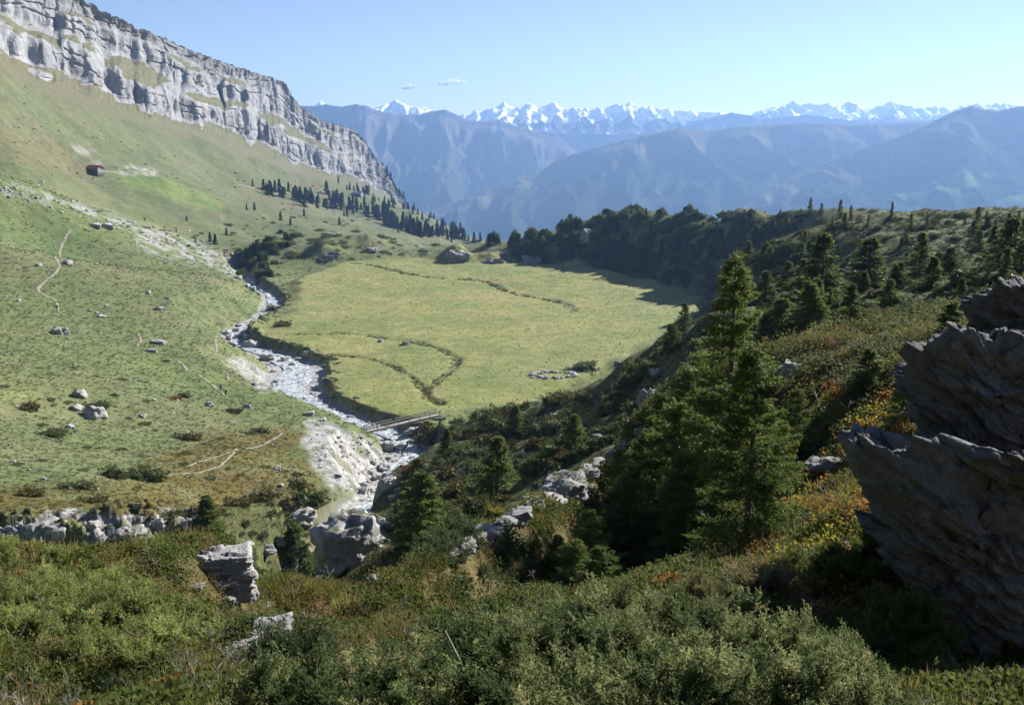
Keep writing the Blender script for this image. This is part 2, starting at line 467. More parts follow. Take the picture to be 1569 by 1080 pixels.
# the flat meadow
def near_poly(pts, mg):
    q = np.array(pts); out = np.full(GX.shape, 1e3)
    k = (GX > q[:, 0].min() - mg) & (GX < q[:, 0].max() + mg) & (GY > q[:, 1].min() - mg) & (GY < q[:, 1].max() + mg)
    out[k] = sdf_poly(GX[k], GY[k], pts); return out
def near_line(x, y, pts, mg, extra=None):
    q = np.array(pts); k = (x > q[:, 0].min() - mg) & (x < q[:, 0].max() + mg) & (y > q[:, 1].min() - mg) & (y < q[:, 1].max() + mg)
    d, e_, s_ = poly_dist(x[k], y[k], pts, extra)
    D = np.full(x.shape, 1e3); D[k] = d; Sd = np.zeros(x.shape); Sd[k] = s_
    E = None
    if extra is not None:
        E = np.zeros(x.shape + (e_.shape[-1],)); E[k] = e_
    return D, E, Sd
MEADOW_Z = -70.0
MEADOW_PX = [(600, 648), (640, 640), (700, 632), (790, 622), (860, 592), (905, 565), (960, 540), (1010, 515), (1060, 485), (1082, 458), (1045, 442), (1000, 431), (960, 420), (925, 414), (880, 408), (800, 403), (740, 400), (690, 396),
             (640, 395), (580, 398), (530, 403), (480, 416), (458, 430), (457, 455), (440, 485), (400, 503), (425, 522), (455, 535), (478, 545), (488, 570), (482, 595), (510, 616), (550, 635)]
MEADOW = [PZ(a, b, MEADOW_Z)[:2] for a, b in MEADOW_PX]
md = near_poly(MEADOW, 30)
md_w = md + 3.0 * pn(GX / 14, GY / 14, 5)
flat = MEADOW_Z + 0.35 * fbm(GX / 40, GY / 40, 2, 21) + 0.10 * fbm(GX / 5, GY / 5, 3, 22)
GZ = GZ * sstep(-2, 9, md_w) + flat * (1 - sstep(-2, 9, md_w))

# hummocks, stronger on heath and hillsides, by distance from the camera
px_g, py_g = project(GX, GY, GZ)
dist = np.hypot(GX, GY)
inm = 1 - sstep(-4, 6, md_w)
hillR = sstep(20, 60, dist) * (px_g > 560) * (1 - inm)
amp_h = np.where(GX > -0.15 * GY, 1.0, 0.45)
GZ += (1 - inm) * amp_h * (0.85 * fbm(GX / 13, GY / 13, 3, 31) * sstep(25, 70, dist) + 0.42 * np.abs(fbm(GX / 4.2, GY / 4.2, 2, 32)) * sstep(25, 60, dist) * (1 - sstep(450, 700, dist)))
GZ += (1 - inm) * 0.20 * fbm(GX / 1.6, GY / 1.6, 3, 33) * sstep(3, 10, dist) * (1 - sstep(60, 120, dist))
GZ += (1 - inm) * sstep(500, 700, dist) * (1 - sstep(2300, 3000, dist)) * 1.6 * ridged(GX / 34, GY / 60, 3, 35)
GZ += (1 - inm) * sstep(350, 700, dist) * 5.5 * fbm(GX / 70, GY / 70, 4, 34) * (1 - sstep(2300, 3000, dist))
gz_ = (px_g > 600) & (dist > 45) & (dist < 330)
GZ += (1 - inm) * sstep(45, 80, dist) * (1 - sstep(220, 330, dist)) * sstep(590, 680, px_g) * (1.5 * np.maximum(fbm(GX / 9, GY / 9, 2, 36), -0.2) + 0.8 * np.maximum(fbm(GX / 4, GY / 4, 2, 37), -0.1))
GZ += (1 - inm) * 0.35 * fbm(GX / 2.6, GY / 2.6, 2, 38) * sstep(5, 9, dist) * (1 - sstep(45, 70, dist))
# dark mound behind the meadow: knobbly
mound = np.exp(-(((GX - 62) / 60) ** 2 + ((GY - 510) / 55) ** 2))
GZ += mound * 2.5 * fbm(GX / 22, GY / 22, 3, 41)
# knobs along the far rim
for (kx, ky, kY, kr, kh) in ((700, 392, 585, 11, 9), (755, 396, 580, 10, 7), (820, 388, 590, 12, 7), (865, 396, 575, 9, 6), (495, 388, 585, 10, 5), (560, 380, 620, 14, 5), (905, 352, 560, 12, 7)):
    x, y, z = P(kx, ky, kY)
    GZ += kh * np.exp(-((GX - x) ** 2 + (GY - y) ** 2) / kr ** 2) * (1 + 0.35 * fbm(GX / 7, GY / 7, 2, 43))
# mossy tussock steps on the near right hill
tr_ = sstep(30, 45, dist) * (1 - sstep(120, 170, dist)) * (px_g > 1050)
GZ += tr_ * 0.55 * ridged(GX / 3.3, GY / 3.3, 2, 47)

# old channels in the meadow
OLD = [([(440, 512), (490, 511), (530, 510), (580, 516), (640, 526), (685, 540), (700, 556), (680, 575), (655, 592), (650, 606), (672, 617)], 0.85, 2.6),
       ([(482, 540), (530, 544), (580, 553), (620, 570), (645, 590), (655, 604)], 0.65, 2.2),
       ([(600, 414), (640, 422), (700, 428), (745, 430), (770, 444), (820, 455), (865, 464), (880, 475)], 0.6, 3.4), ([(505, 400), (560, 405), (610, 414)], 0.7, 2.6), ([(760, 378 + 50), (700, 424)], 0.7, 2)]
old_m = np.zeros(GX.shape)
OW1 = 0.9 * pn(GX / 3, GY / 3, 51); OW2 = 0.9 * pn(GX / 3, GY / 3, 52); OW3 = pn(GX / 12, GY / 12, 53)
for pts, dep, wid in OLD:
    ln = smooth_line([PZ(a, b, MEADOW_Z)[:2] for a, b in pts], 4)
    d, _, sd = near_line(GX + OW1, GY + OW2, ln, 10)
    wv = wid * (0.8 + 0.5 * OW3)
    c = 1 - sstep(wv * 0.25, wv, d)
    GZ -= dep * c * (0.75 + 0.6 * OW3); old_m = np.maximum(old_m, c)

# the stream bed
STREAM_PX = [(372, 414, -75.5, 4.0), (388, 436, -74.6, 3.2), (412, 452, -74.2, 4.5), (418, 466, -73.8, 6.0), (410, 482, -73.6, 6.0), (385, 498, -73.4, 6.0), (360, 512, -73.3, 6.0), (362, 524, -73.2, 5.0),
             (390, 538, -73.1, 5.0), (425, 550, -73.0, 6.5), (455, 566, -72.9, 8.0), (450, 590, -72.8, 8.5), (465, 610, -72.8, 6.0), (500, 628, -72.7, 4.5), (540, 645, -72.6, 4.5), (585, 662, -72.4, 5.0), (618, 678, -72.0, 5.0),
             (630, 697, -71.0, 5.5), (622, 716, -69.8, 6.0), (604, 738, -68.0, 6.0), (590, 758, -65.5, 5.0)]
st = np.array([(*PZ(a, b, z)[:2], z, w * (0.72 if b < 535 else 1.05 if b < 620 else 0.9)) for a, b, z, w in STREAM_PX] + [(-26, 160, -62.5, 3.5), (-24.5, 130, -58.5, 3.0), (-21, 100, -50.5, 2.5), (-17.5, 80, -43, 2.0)])
STREAM = smooth_line(st, 4)
sd_, sx_, side_ = near_line(GX, GY, STREAM[:, :2], 50, STREAM[:, 2:])
bedz, bedw = sx_[..., 0], sx_[..., 1]
jit = 1.2 * pn(GX / 6, GY / 6, 61) + 0.5 * pn(GX / 2.2, GY / 2.2, 62)
e = sd_ + jit - bedw
bank = np.where(side_ > 0, 1.9, 0.75)      # the bank on the meadow side is a steep cut
bank = np.where(side_ > 0, bank * np.clip(1 + 1.1 * pn(GX / 9, GY / 9, 66) + 0.5 * pn(GX / 3, GY / 3, 67), 0.35, 2.2), bank)
bank = np.where(GY < 215, 1.2, bank) + 3.0 * (1 - sstep(150, 185, GY))
carve = bedz + 0.35 * fbm(GX / 3, GY / 3, 3, 63) + np.maximum(e, 0) * bank
near_s = sd_ < np.where(GY < 185, 12, 45)
GZ = np.where(near_s, np.minimum(GZ, carve), GZ)
stream_m = 1 - sstep(-0.5, 1.2, e)
bank_m = (1 - sstep(0, 5, e)) * (GZ < -66.5)
GH = GZ

# broken rock steps along the lip of the left plateau
_pp = project(GX, GY, GZ)
_k = (GY > 70) & (GY < 118) & (_pp[0] > -260) & (_pp[0] < 420)
_d = sdf_poly(_pp[0][_k], _pp[1][_k] + 14 * fbm(GX[_k] / 7, GY[_k] / 7, 2, 68), [(-250, 790), (0, 788), (120, 780), (240, 772), (310, 780), (310, 850), (120, 860), (-250, 860)])
_f = 1 - sstep(-8, 6, _d)
_q = fbm(GX[_k] / 5.0, GY[_k] / 2.6, 3, 69)
WALLR = np.zeros(GX.shape); WALLR[_k] = _f
GZ[_k] += _f * (2.2 * np.round(_q * 4.5) / 4.5 + 0.5 * ridged(GX[_k] / 1.6, GY[_k] / 1.6, 2, 65))
GH = GZ

# sampling the built surface
def Hs(x, y):
    x = np.asarray(x, float); y = np.asarray(y, float)
    u = np.arctan2(x, y); v = np.log(np.maximum(np.hypot(x, y), 0.81))
    j = np.clip(np.searchsorted(TH, u) - 1, 0, len(TH) - 2); i = np.clip(np.searchsorted(lr, v) - 1, 0, len(lr) - 2)
    b = np.clip((u - TH[j]) / (TH[j + 1] - TH[j]), 0, 1); a = np.clip((v - lr[i]) / (lr[i + 1] - lr[i]), 0, 1)
    return (GH[i, j] * (1 - a) * (1 - b) + GH[i + 1, j] * a * (1 - b) + GH[i, j + 1] * (1 - a) * b + GH[i + 1, j + 1] * a * b)

def samp(A, x, y):
    u = np.arctan2(x, y); v = np.log(np.maximum(np.hypot(x, y), 0.81))
    j = np.clip(np.searchsorted(TH, u), 0, len(TH) - 1); i = np.clip(np.searchsorted(lr, v), 0, len(lr) - 1)
    return A[i, j]

def hit(px, py, ymin=3.0):
    """where the sight line through a point of the photograph meets the ground"""
    a, e_ = tans(px, py); a = np.atleast_1d(a); e_ = np.atleast_1d(e_)
    ys = np.exp(np.linspace(math.log(ymin), math.log(2400), 900))
    X = a[:, None] * ys[None]; Y = np.broadcast_to(ys[None], X.shape)
    d = e_[:, None] * ys[None] - Hs(X, Y)
    below = d < 0
    k = np.argmax(below, 1); ok = below.any(1)
    k = np.clip(k, 1, len(ys) - 1); r_ = np.arange(len(a))
    d0 = d[r_, k - 1]; d1 = d[r_, k]
    t = d0 / (d0 - d1 + 1e-9)
    y = ys[k - 1] + t * (ys[k] - ys[k - 1])
    return a * y, y, Hs(a * y, y), ok

def hit1(px, py, ymin=3.0):
    x, y, z, ok = hit(px, py, ymin)
    return float(x[0]), float(y[0]), float(z[0])

# ------------------------------------------------------------------ ground colours (real colours of turf, heath, scree, soil)
px_g, py_g = project(GX, GY, GZ)
def pmask(pts, y0, y1, feather=10, seed=0, wob=12):
    q = np.array(pts); mg = wob + feather + 4
    k = (GY > y0) & (GY < y1) & (px_g > q[:, 0].min() - mg) & (px_g < q[:, 0].max() + mg) & (py_g > q[:, 1].min() - mg) & (py_g < q[:, 1].max() + mg)
    a, b = px_g[k], py_g[k]
    w = wob * fbm(a / 40, b / 25, 3, 200 + seed)
    out = np.zeros(GX.shape)
    out[k] = 1 - sstep(-feather, feather, sdf_poly(a + w, b + w * 0.7, pts))
    return out
def lerp(a, b, m): return a * (1 - m[..., None]) + np.asarray(b) * m[..., None]

n1 = fbm(GX / 30, GY / 30, 4, 70); n2 = fbm(GX / 6, GY / 6, 4, 71); n3 = fbm(GX / 90, GY / 90, 3, 72)
C_GRASS = np.array((0.138, 0.146, 0.064)); C_DRY = np.array((0.180, 0.165, 0.090)); C_GREEN = np.array((0.122, 0.148, 0.056))
C_HEATH = np.array((0.120, 0.088, 0.028)); C_SCREE = np.array((0.30, 0.285, 0.265)); C_SOIL = np.array((0.13, 0.10, 0.07)); C_MOSS = np.array((0.075, 0.085, 0.028))
col = np.broadcast_to(C_GRASS, GX.shape + (3,)).copy()
col = lerp(col, C_DRY, np.clip(sstep(-0.25, 0.4, n1) * 0.55, 0, 1))
col = lerp(col, C_GREEN, sstep(0.05, 0.35, n3) * 0.6)
# meadow: yellow-green
col = lerp(col, (0.235, 0.225, 0.088), inm * 0.95)
col = lerp(col, (0.270, 0.235, 0.110), inm * sstep(0.0, 0.4, fbm(GX / 26, GY / 18, 3, 73)) * 0.7)
col = lerp(col, (0.185, 0.205, 0.062), inm * sstep(0.1, 0.4, fbm(GX / 22, GY / 14, 3, 74)) * 0.6)
col = lerp(col, (0.175, 0.205, 0.058), inm * (1 - sstep(235, 300, GY)) * 0.6)
# far slope: paler, browner
far = sstep(560, 800, dist) * (1 - inm)
col = lerp(col, (0.122, 0.124, 0.066), far * 0.88)
col = lerp(col, (0.140, 0.122, 0.074), far * sstep(0.0, 0.35, fbm(GX / 120, GY / 120, 4, 75)) * 0.7)
hay = pmask([(150, 262), (245, 268), (300, 292), (345, 312), (330, 325), (250, 302), (190, 285)], 600, 1200, 6, 1, 5)
col = lerp(col, (0.15, 0.195, 0.06), hay * 0.7)
# right hill: moss and heath
rh = (1 - inm) * sstep(25, 45, dist) * ((px_g > 820) | ((px_g > 560) & (GY < 215)))
col = lerp(col, np.array((0.085, 0.088, 0.036)), rh * 0.9)
col = lerp(col, (0.135, 0.105, 0.045), rh * sstep(0.05, 0.4, n2) * 0.5)
col = lerp(col, (0.16, 0.15, 0.06), rh * sstep(330, 400, GY) * 0.4)
# brown heath by the lip of the left plateau
heath = pmask([(-200, 745), (0, 745), (80, 738), (180, 740), (230, 700), (330, 665), (440, 655), (480, 668), (470, 700), (500, 750), (480, 800), (420, 820), (300, 800), (150, 800), (0, 800), (-200, 800)], 80, 215, 12, 2)
col = lerp(col, C_HEATH, heath * np.clip(0.45 + 1.1 * n2 + 0.3, 0.25, 0.95))
rav = pmask([(290, 790), (470, 720), (520, 755), (600, 770), (620, 860), (450, 920), (330, 900)], 24, 175, 14, 12)
col = lerp(col, (0.115, 0.10, 0.045), rav * 0.85)
col = lerp(col, (0.10, 0.115, 0.04), rav * sstep(0, 0.3, n2) * 0.7)
brown2 = pmask([(0, 195), (60, 215), (130, 240), (150, 262), (60, 262), (0, 240)], 560, 1000, 10, 3)
col = lerp(col, (0.16, 0.125, 0.065), brown2 * 0.5)
# scree and stones
scree = pmask([(476, 640), (520, 655), (560, 672), (600, 700), (605, 730), (585, 768), (545, 752), (505, 748), (478, 705), (458, 668)], 140, 240, 8, 4, 16)
scree *= 0.35 + 0.65 * sstep(-0.28, 0.0, fbm(GX / 5, GY / 5, 4, 81))
scree2 = pmask([(345, 545), (372, 548), (415, 575), (430, 602), (400, 600), (375, 578), (350, 560)], 200, 400, 5, 5, 6)
scree2 *= 0.3 + 0.7 * sstep(-0.2, 0.1, fbm(GX / 4, GY / 4, 4, 83))
band = pmask([(-250, 255), (0, 278), (60, 292), (120, 312), (200, 338), (260, 358), (330, 382), (375, 412), (370, 428), (330, 412), (270, 400), (215, 385), (205, 352), (120, 326), (60, 308), (0, 298), (-250, 290)], 380, 720, 6, 6, 8)
band *= sstep(-0.12, 0.12, fbm(GX / 9, GY / 9, 4, 76))
barnscr = pmask([(180, 256), (200, 255), (245, 262), (235, 269), (185, 268)], 700, 1000, 3, 7, 3)
upper = pmask([(100, 225), (140, 228), (170, 245), (150, 252), (115, 240)], 600, 1200, 4, 8, 8) * sstep(-0.05, 0.2, fbm(GX / 15, GY / 15, 3, 77))
wall = pmask([(-200, 792), (0, 790), (120, 780), (180, 788), (240, 772), (300, 785), (300, 835), (180, 835), (0, 832), (-200, 835)], 70, 112, 6, 9, 22)
wall *= sstep(-0.08, 0.15, fbm(GX / 3.2, GY / 3.2, 4, 78))
barnscr *= sstep(-0.1, 0.2, fbm(GX / 12, GY / 12, 3, 82))
gravel = np.clip(scree + scree2 * 0.9 + band * 0.75 + barnscr + upper * 0.7 + wall * 0.9, 0, 1)
gravel = np.maximum(gravel, stream_m)
gcol = np.clip(0.5 + 0.5 * fbm(GX / 2, GY / 2, 3, 79), 0, 1)[..., None] * np.array((0.13, 0.13, 0.13)) + C_SCREE
gcol = np.where((wall > 0.2)[..., None], gcol * 0.8, gcol)
col = col * (1 - gravel[..., None]) + gcol * gravel[..., None]
# soil on cut banks
steepbank = bank_m * (1 - stream_m) * (side_ > 0)
col = lerp(col, C_SOIL * 1.25, steepbank * np.clip(0.55 + n2, 0.1, 0.85))
col = lerp(col, (0.09, 0.075, 0.03), old_m * inm * np.clip(0.45 + 0.9 * n2, 0.1, 0.8))
gr_ = 1 - gravel
col[..., 0] *= 1 - 0.08 * gr_
# foreground humus
fg = 1 - sstep(28, 50, dist)
col = lerp(col, (0.075, 0.062, 0.026), fg * 0.85)
col = lerp(col, (0.115, 0.085, 0.035), fg * sstep(0.0, 0.3, fbm(GX / 1.3, GY / 1.3, 3, 80)) * 0.7)

def mat_ground():
    t = NT('turf')
    v = t.n('ShaderNodeNewGeometry').outputs['Position']
    c = t.attr('col').outputs['Color']; g = t.attr('gravel').outputs['Fac']
    m = t.attr('flatness').outputs['Fac']
    na = t.noise(v, 0.22, 5, 0.65); nb = t.noise(v, 1.1, 5, 0.7); nc = t.noise(v, 0.035, 5, 0.65)
    streak = t.noise(t.scalev(v, (0.16, 0.9, 0.3)), 1.0, 4, 0.65)
    k = t.math('ADD', t.mapr(na, 0.25, 0.75, 0.72, 1.28), t.mapr(nb, 0.25, 0.75, -0.25, 0.25))
    k = t.math('ADD', k, t.math('MULTIPLY', t.mapr(streak, 0.3, 0.7, -0.38, 0.30), 0.75))
    kk = t.n('ShaderNodeCombineColor')
    for i in range(3): t.l(k, kk.inputs[i])
    c2 = t.mix(1.0, c, kk.outputs[0], 'MULTIPLY')
    hue = t.mix(t.mapr(nc, 0.35, 0.65), (1.22, 1.12, 1.04), (0.82, 0.92, 0.80))
    c2 = t.mix(1.0, c2, hue, 'MULTIPLY')
    # stones in gravel
    vo = t.n('ShaderNodeTexVoronoi'); vo.inputs['Scale'].default_value = 0.9; t.l(v, vo.inputs['Vector'])
    vo2 = t.n('ShaderNodeTexVoronoi'); vo2.inputs['Scale'].default_value = 2.6; t.l(v, vo2.inputs['Vector'])
    st_ = t.mix(0.5, vo.outputs['Color'], vo2.outputs['Color'])
    bw = t.n('ShaderNodeRGBToBW'); t.l(st_, bw.inputs[0])
    s1 = t.mapr(bw.outputs[0], 0.2, 0.8, 0.55, 1.3)
    ss = t.n('ShaderNodeCombineColor')
    for i in range(3): t.l(s1, ss.inputs[i])
    c3 = t.mix(1.0, c, ss.outputs[0], 'MULTIPLY')
    gg = t.mapr(t.math('ADD', g, t.mapr(nb, 0.3, 0.7, -0.25, 0.25)), 0.35, 0.65)
    cc = t.mix(gg, c2, c3)
    hgt = t.math('ADD', t.math('MULTIPLY', t.noise(v, 0.7, 6, 0.7), 1.0), t.math('MULTIPLY', t.math('MULTIPLY', bw.outputs[0], gg), 0.7))
    b = t.bump(hgt, 0.75, 0.55)
    return t.done(t.principled(cc, 0.95, b, 0.1))

gv = np.stack([GX, GY, GZ], -1).reshape(-1, 3)
gf = grid_faces(len(lr), len(TH))[:, ::-1]
# close the seam behind the camera
i_ = np.arange(len(lr) - 1) * len(TH)
gme = mesh_np('ground', gv, gf, True, {'col': np.concatenate([col.reshape(-1, 3), np.ones((col.size // 3, 1))], 1), 'gravel': gravel.ravel(), 'flatness': inm.ravel()})
add('ground', gme, mat_ground(), label='grassy alpine valley floor and slopes with heath, scree and a flat meadow', cat='ground', kind='structure')

# ------------------------------------------------------------------ limestone cliff
def build_cliff():
    c = np.array(CLIFF, float)
    ns, nt = 900, 170
    s = np.linspace(c[0, 0], c[-1, 0], ns)
    def I(k): return np.interp(s, c[:, 0], c[:, k])
    ab, eb = tans(s, I(1)); at, et = tans(s, I(3))
    Yb, Yt = I(2), I(4)
    bx, by, bz = ab * Yb, Yb, eb * Yb
    tx, ty, tz = at * Yt, Yt, et * Yt
    t = np.linspace(0, 1, nt)[:, None]
    L = np.cumsum(np.hypot(np.gradient(bx), np.gradient(by)))[None, :]
    al = L + 0 * t
    endf = sstep(480, 600, s)[None]           # the far nose is one plain wall
    # bands of rock with grassy ramps between, wandering along the cliff
    w1 = t + 0.17 * fbm(al / 260, t * 2.0, 3, 303) + 0.06 * fbm(al / 45, t * 5, 3, 304)
    ledge1 = np.exp(-((w1 - 0.50 - 0.05 * pn(al / 260, t * 0, 305)) / 0.075) ** 2) * (1 - endf) * (0.45 + 0.55 * sstep(-0.25, 0.15, fbm(al / 110, t * 3, 3, 321)))
    ledge2 = np.exp(-((w1 - 0.80) / 0.045) ** 2) * (1 - 0.6 * endf) * sstep(-0.2, 0.2, fbm(al / 80, t * 3, 3, 322))
    foot = 1 - sstep(0.02, 0.22, w1 - 0.10 * ridged(al / 70, t * 1.0, 2, 306) + 0.03)
    low = np.exp(-((w1 - 0.20) / 0.05) ** 2) * (1 - sstep(0, 300, s)[None])
    flatm = np.clip(ledge1 * 1.0 + ledge2 * 0.9 + foot * 0.9 + low * 0.8, 0, 1)
    # gentle where flat, steep where rock: integrate horizontal progress
    dh = 0.22 + 2.6 * flatm
    h = np.cumsum(dh, 0); h = (h - h[0]) / (h[-1] - h[0])
    X = bx + (tx - bx) * h; Y = by + (ty - by) * h; Z = bz + (tz - bz) * t
    dx, dy = np.gradient(bx), np.gradient(by); ln = np.hypot(dx, dy)
    nx, ny = (dy / ln)[None], (-dx / ln)[None]
    rocky = 1 - flatm
    gul = ridged(al / 85 + 0.3 * Z / 60, Z / 320, 3, 310) - 0.4
    but = fbm(al / 190, Z / 500, 2, 311)
    ver = fbm(al / 20 + 0.5 * fbm(al / 60, Z / 40, 2, 319), Z / 110, 4, 312)
    fine = fbm(al / 9, Z / 8, 4, 318)
    band_ = (t * 6.5 + 2.2 * fbm(al / 220, t * 2.2, 4, 313) + 0.45 * fbm(al / 30, t * 6, 3, 314)) % 1.0
    step_ = sstep(0.0, 0.10, band_) * (1 - sstep(0.55, 1.0, band_) * 0.8)
    crack = sstep(0.10, 0.02, np.abs(pn(al / 38 + 0.3 * fbm(al / 50, Z / 30, 2, 323), Z / 160, 324)))
    env = sstep(0.0, 0.08, t) * (1 - 0.85 * sstep(0.96, 1.0, t))
    d = env * (10 * but + rocky * (10 * gul + 5.5 * ver + 1.6 * fine + 2.6 * (step_ - 0.5) * sstep(-0.35, 0.25, fbm(al / 70, t * 5, 3, 325)) - 4.0 * crack) + (1 - rocky) * 1.5 * fine)
    X = X + nx * d; Y = Y + ny * d
    Z = Z + env * 1.5 * fbm(al / 25, t * 6, 3, 315)
    Z[-5:] += (3.0 * fbm(L / 40, L * 0, 4, 316) + 2.2 * (pn(L / 13, L * 0, 317) > 0.05))
    rocka = sstep(0.28, 0.66, rocky + 0.5 * fbm(al / 40, t * 10, 5, 320) + 0.10 * endf)
    rocka = rocka * (0.15 + 0.85 * sstep(0.0, 0.05, t))
    rows = []; ra = []
    skirt = []
    for k, (fw, mixv) in enumerate(((36, 1.0), (24, 0.66), (12, 0.33))):
        sx_k, sy_k = X[0] + nx[0] * fw, Y[0] + ny[0] * fw
        ex_, ey_ = X[0] + nx[0] * 36, Y[0] + ny[0] * 36
        skirt.append(np.stack([sx_k, sy_k, Z[0] * (1 - mixv) + (np.minimum(Hs(ex_, ey_), Z[0]) - 5) * mixv], -1)[None])
    for k, (bk, dz) in enumerate(((12, 0.5), (40, 1), (110, -8), (250, -60))):
        rows.append(np.stack([X[-1] - nx[0] * bk, Y[-1] - ny[0] * bk, Z[-1] + dz], -1)[None])
    V = np.concatenate(skirt + [np.stack([X, Y, Z], -1)] + rows, 0)
    RA = np.concatenate([np.zeros((3, ns)), rocka, np.zeros((4, ns))], 0)
    RIM = np.concatenate([np.zeros((3, ns)), sstep(0.84, 0.97, w1) + 0 * al, np.ones((4, ns))], 0)
    return mesh_np('cliff', V.reshape(-1, 3), grid_faces(V.shape[0], ns), False, {'rocka': RA.ravel(), 'rim': RIM.ravel()})

def mat_cliff():
    t = NT('limestone_cliff')
    geo = t.n('ShaderNodeNewGeometry'); v = geo.outputs['Position']
    vert = t.noise(t.scalev(v, (0.07, 0.07, 0.010)), 1.0, 5, 0.65)
    lay = t.noise(t.scalev(v, (0.004, 0.004, 0.09)), 1.0, 4, 0.6)
    fine = t.noise(v, 0.13, 5, 0.7)
    rock = t.mix(t.mapr(vert, 0.32, 0.68), (0.185, 0.183, 0.183), (0.325, 0.32, 0.318))
    rock = t.mix(t.mapr(lay, 0.45, 0.65, 0, 0.55), rock, (0.19, 0.175, 0.155))
    rock = t.mix(t.mapr(fine, 0.45, 0.75, 0.0, 0.45), rock, (0.36, 0.355, 0.35))
    rock = t.mix(t.math('MULTIPLY', t.attr('rim').outputs['Fac'], t.mapr(fine, 0.3, 0.7, 0.35, 0.85)), rock, (0.15, 0.13, 0.11))
    grass = t.mix(fine, (0.105, 0.104, 0.054), (0.150, 0.138, 0.078))
    gm = t.mapr(t.math('ADD', t.attr('rocka').outputs['Fac'], t.mapr(t.noise(v, 0.06, 5, 0.7), 0.25, 0.75, -0.38, 0.38)), 0.40, 0.60)
    c = t.mix(gm, grass, rock)
    hh = t.math('ADD', vert, t.math('MULTIPLY', fine, 0.7))
    return t.done(t.principled(c, 0.95, t.bump(hh, 0.6, 2.5), 0.1))
add('cliff', build_cliff(), mat_cliff(), label='long grey limestone cliff with grassy ledges above the left slope', cat='cliff', kind='structure')

# ------------------------------------------------------------------ distant mountains
def mountain(name, sky, Yc, Yf, zf, seed, mat, spur=260, amp=160, ncol=620, nrow=90, crest_n=10, prof=0.85, label=None):
    sky = np.array(sky, float)
    s = np.linspace(sky[0, 0], sky[-1, 0], ncol)
    py = np.interp(s, sky[:, 0], sky[:, 1])
    a, e_ = tans(s, py)
    yc = Yc * (1 + 0.05 * fbm(s / 260, s * 0, 2, seed + 5))
    v = np.concatenate([[-0.08, -0.03], np.linspace(0, 1, nrow)])[:, None]
    vv = np.clip(v, 0, 1)
    a_f = a * 1.0
    Y = yc + (Yf - yc) * v
    X = a * Y
    zc = e_ * yc + crest_n * fbm(s / 9, s * 0, 4, seed)
    Z = zc + (zf - zc) * vv ** prof - np.clip(-v, 0, 1) * 1800
    wx = X + 0.35 * spur * fbm(X / spur / 2, Y / spur / 2, 2, seed + 1)
    rg = ridged(wx / spur, (Y + 0.3 * X) / (spur * 3.2), 4, seed + 2) - 0.45
    r2 = fbm(wx / (spur * 0.35), Y / (spur * 0.6), 4, seed + 3)
    env = sstep(0, 0.12, vv) * (1 - 0.6 * sstep(0.7, 1, vv))
    Z = Z + env * amp * (rg * 1.0 + 0.30 * r2)
    Y = Y - env * amp * 0.8 * rg
    X = a * Y
    V = np.stack([X, Y, Z], -1).reshape(-1, 3)
    me = mesh_np(name, V, grid_faces(len(v), ncol)[:, ::-1], True, {'hgt': np.broadcast_to(vv, X.shape).ravel()})
    return add(name, me, mat, label=label, cat='mountain', kind='structure')

def mat_forest_mountain():
    t = NT('forest_mountain')
    geo = t.n('ShaderNodeNewGeometry'); v = geo.outputs['Position']; h = t.attr('hgt').outputs['Fac']
    n = t.noise(v, 0.0022, 6, 0.65); f = t.noise(v, 0.012, 5, 0.7)
    forest = t.mix(f, (0.018, 0.032, 0.018), (0.045, 0.06, 0.03))
    alp = t.mix(n, (0.13, 0.11, 0.06), (0.09, 0.09, 0.045))
    top = t.math('ADD', h, t.mapr(t.noise(v, 0.004, 5, 0.6), 0.3, 0.7, -0.10, 0.10))
    c = t.mix(t.mapr(top, 0.10, 0.20, 1, 0), forest, alp)
    md_ = t.math('MULTIPLY', t.mapr(t.noise(t.scalev(v, (1, 1, 2.0)), 0.0016, 4, 0.55), 0.60, 0.66), t.mapr(h, 0.3, 0.42))
    c = t.mix(md_, c, (0.14, 0.20, 0.06))
    rk = t.math('MULTIPLY', t.mapr(t.noise(t.scalev(v, (3, 3, 0.5)), 0.0022, 4, 0.6), 0.64, 0.72), 0.5)
    c = t.mix(rk, c, (0.24, 0.22, 0.20))
    return t.done(t.principled(c, 1.0, t.bump(f, 0.6, 40.0), 0.0))

def mat_snow_mountain():
    t = NT('snow_mountain')
    geo = t.n('ShaderNodeNewGeometry'); v = geo.outputs['Position']; h = t.attr('hgt').outputs['Fac']
    sx = t.n('ShaderNodeSeparateXYZ'); t.l(geo.outputs['Normal'], sx.inputs[0])
    n = t.noise(v, 0.006, 6, 0.7); f = t.noise(v, 0.0016, 4, 0.6)
    rock = t.mix(n, (0.035, 0.04, 0.05), (0.10, 0.10, 0.11))
    k = t.math('ADD', t.mapr(h, 0.0, 0.7, 0.72, -0.15), t.mapr(n, 0.3, 0.7, -0.30, 0.30))
    k = t.math('ADD', k, t.mapr(f, 0.3, 0.7, -0.22, 0.22))
    c = t.mix(t.mapr(k, 0.06, 0.16), rock, (0.90, 0.92, 0.95))
    return t.done(t.principled(c, 0.9, t.bump(n, 0.7, 60.0), 0.1))

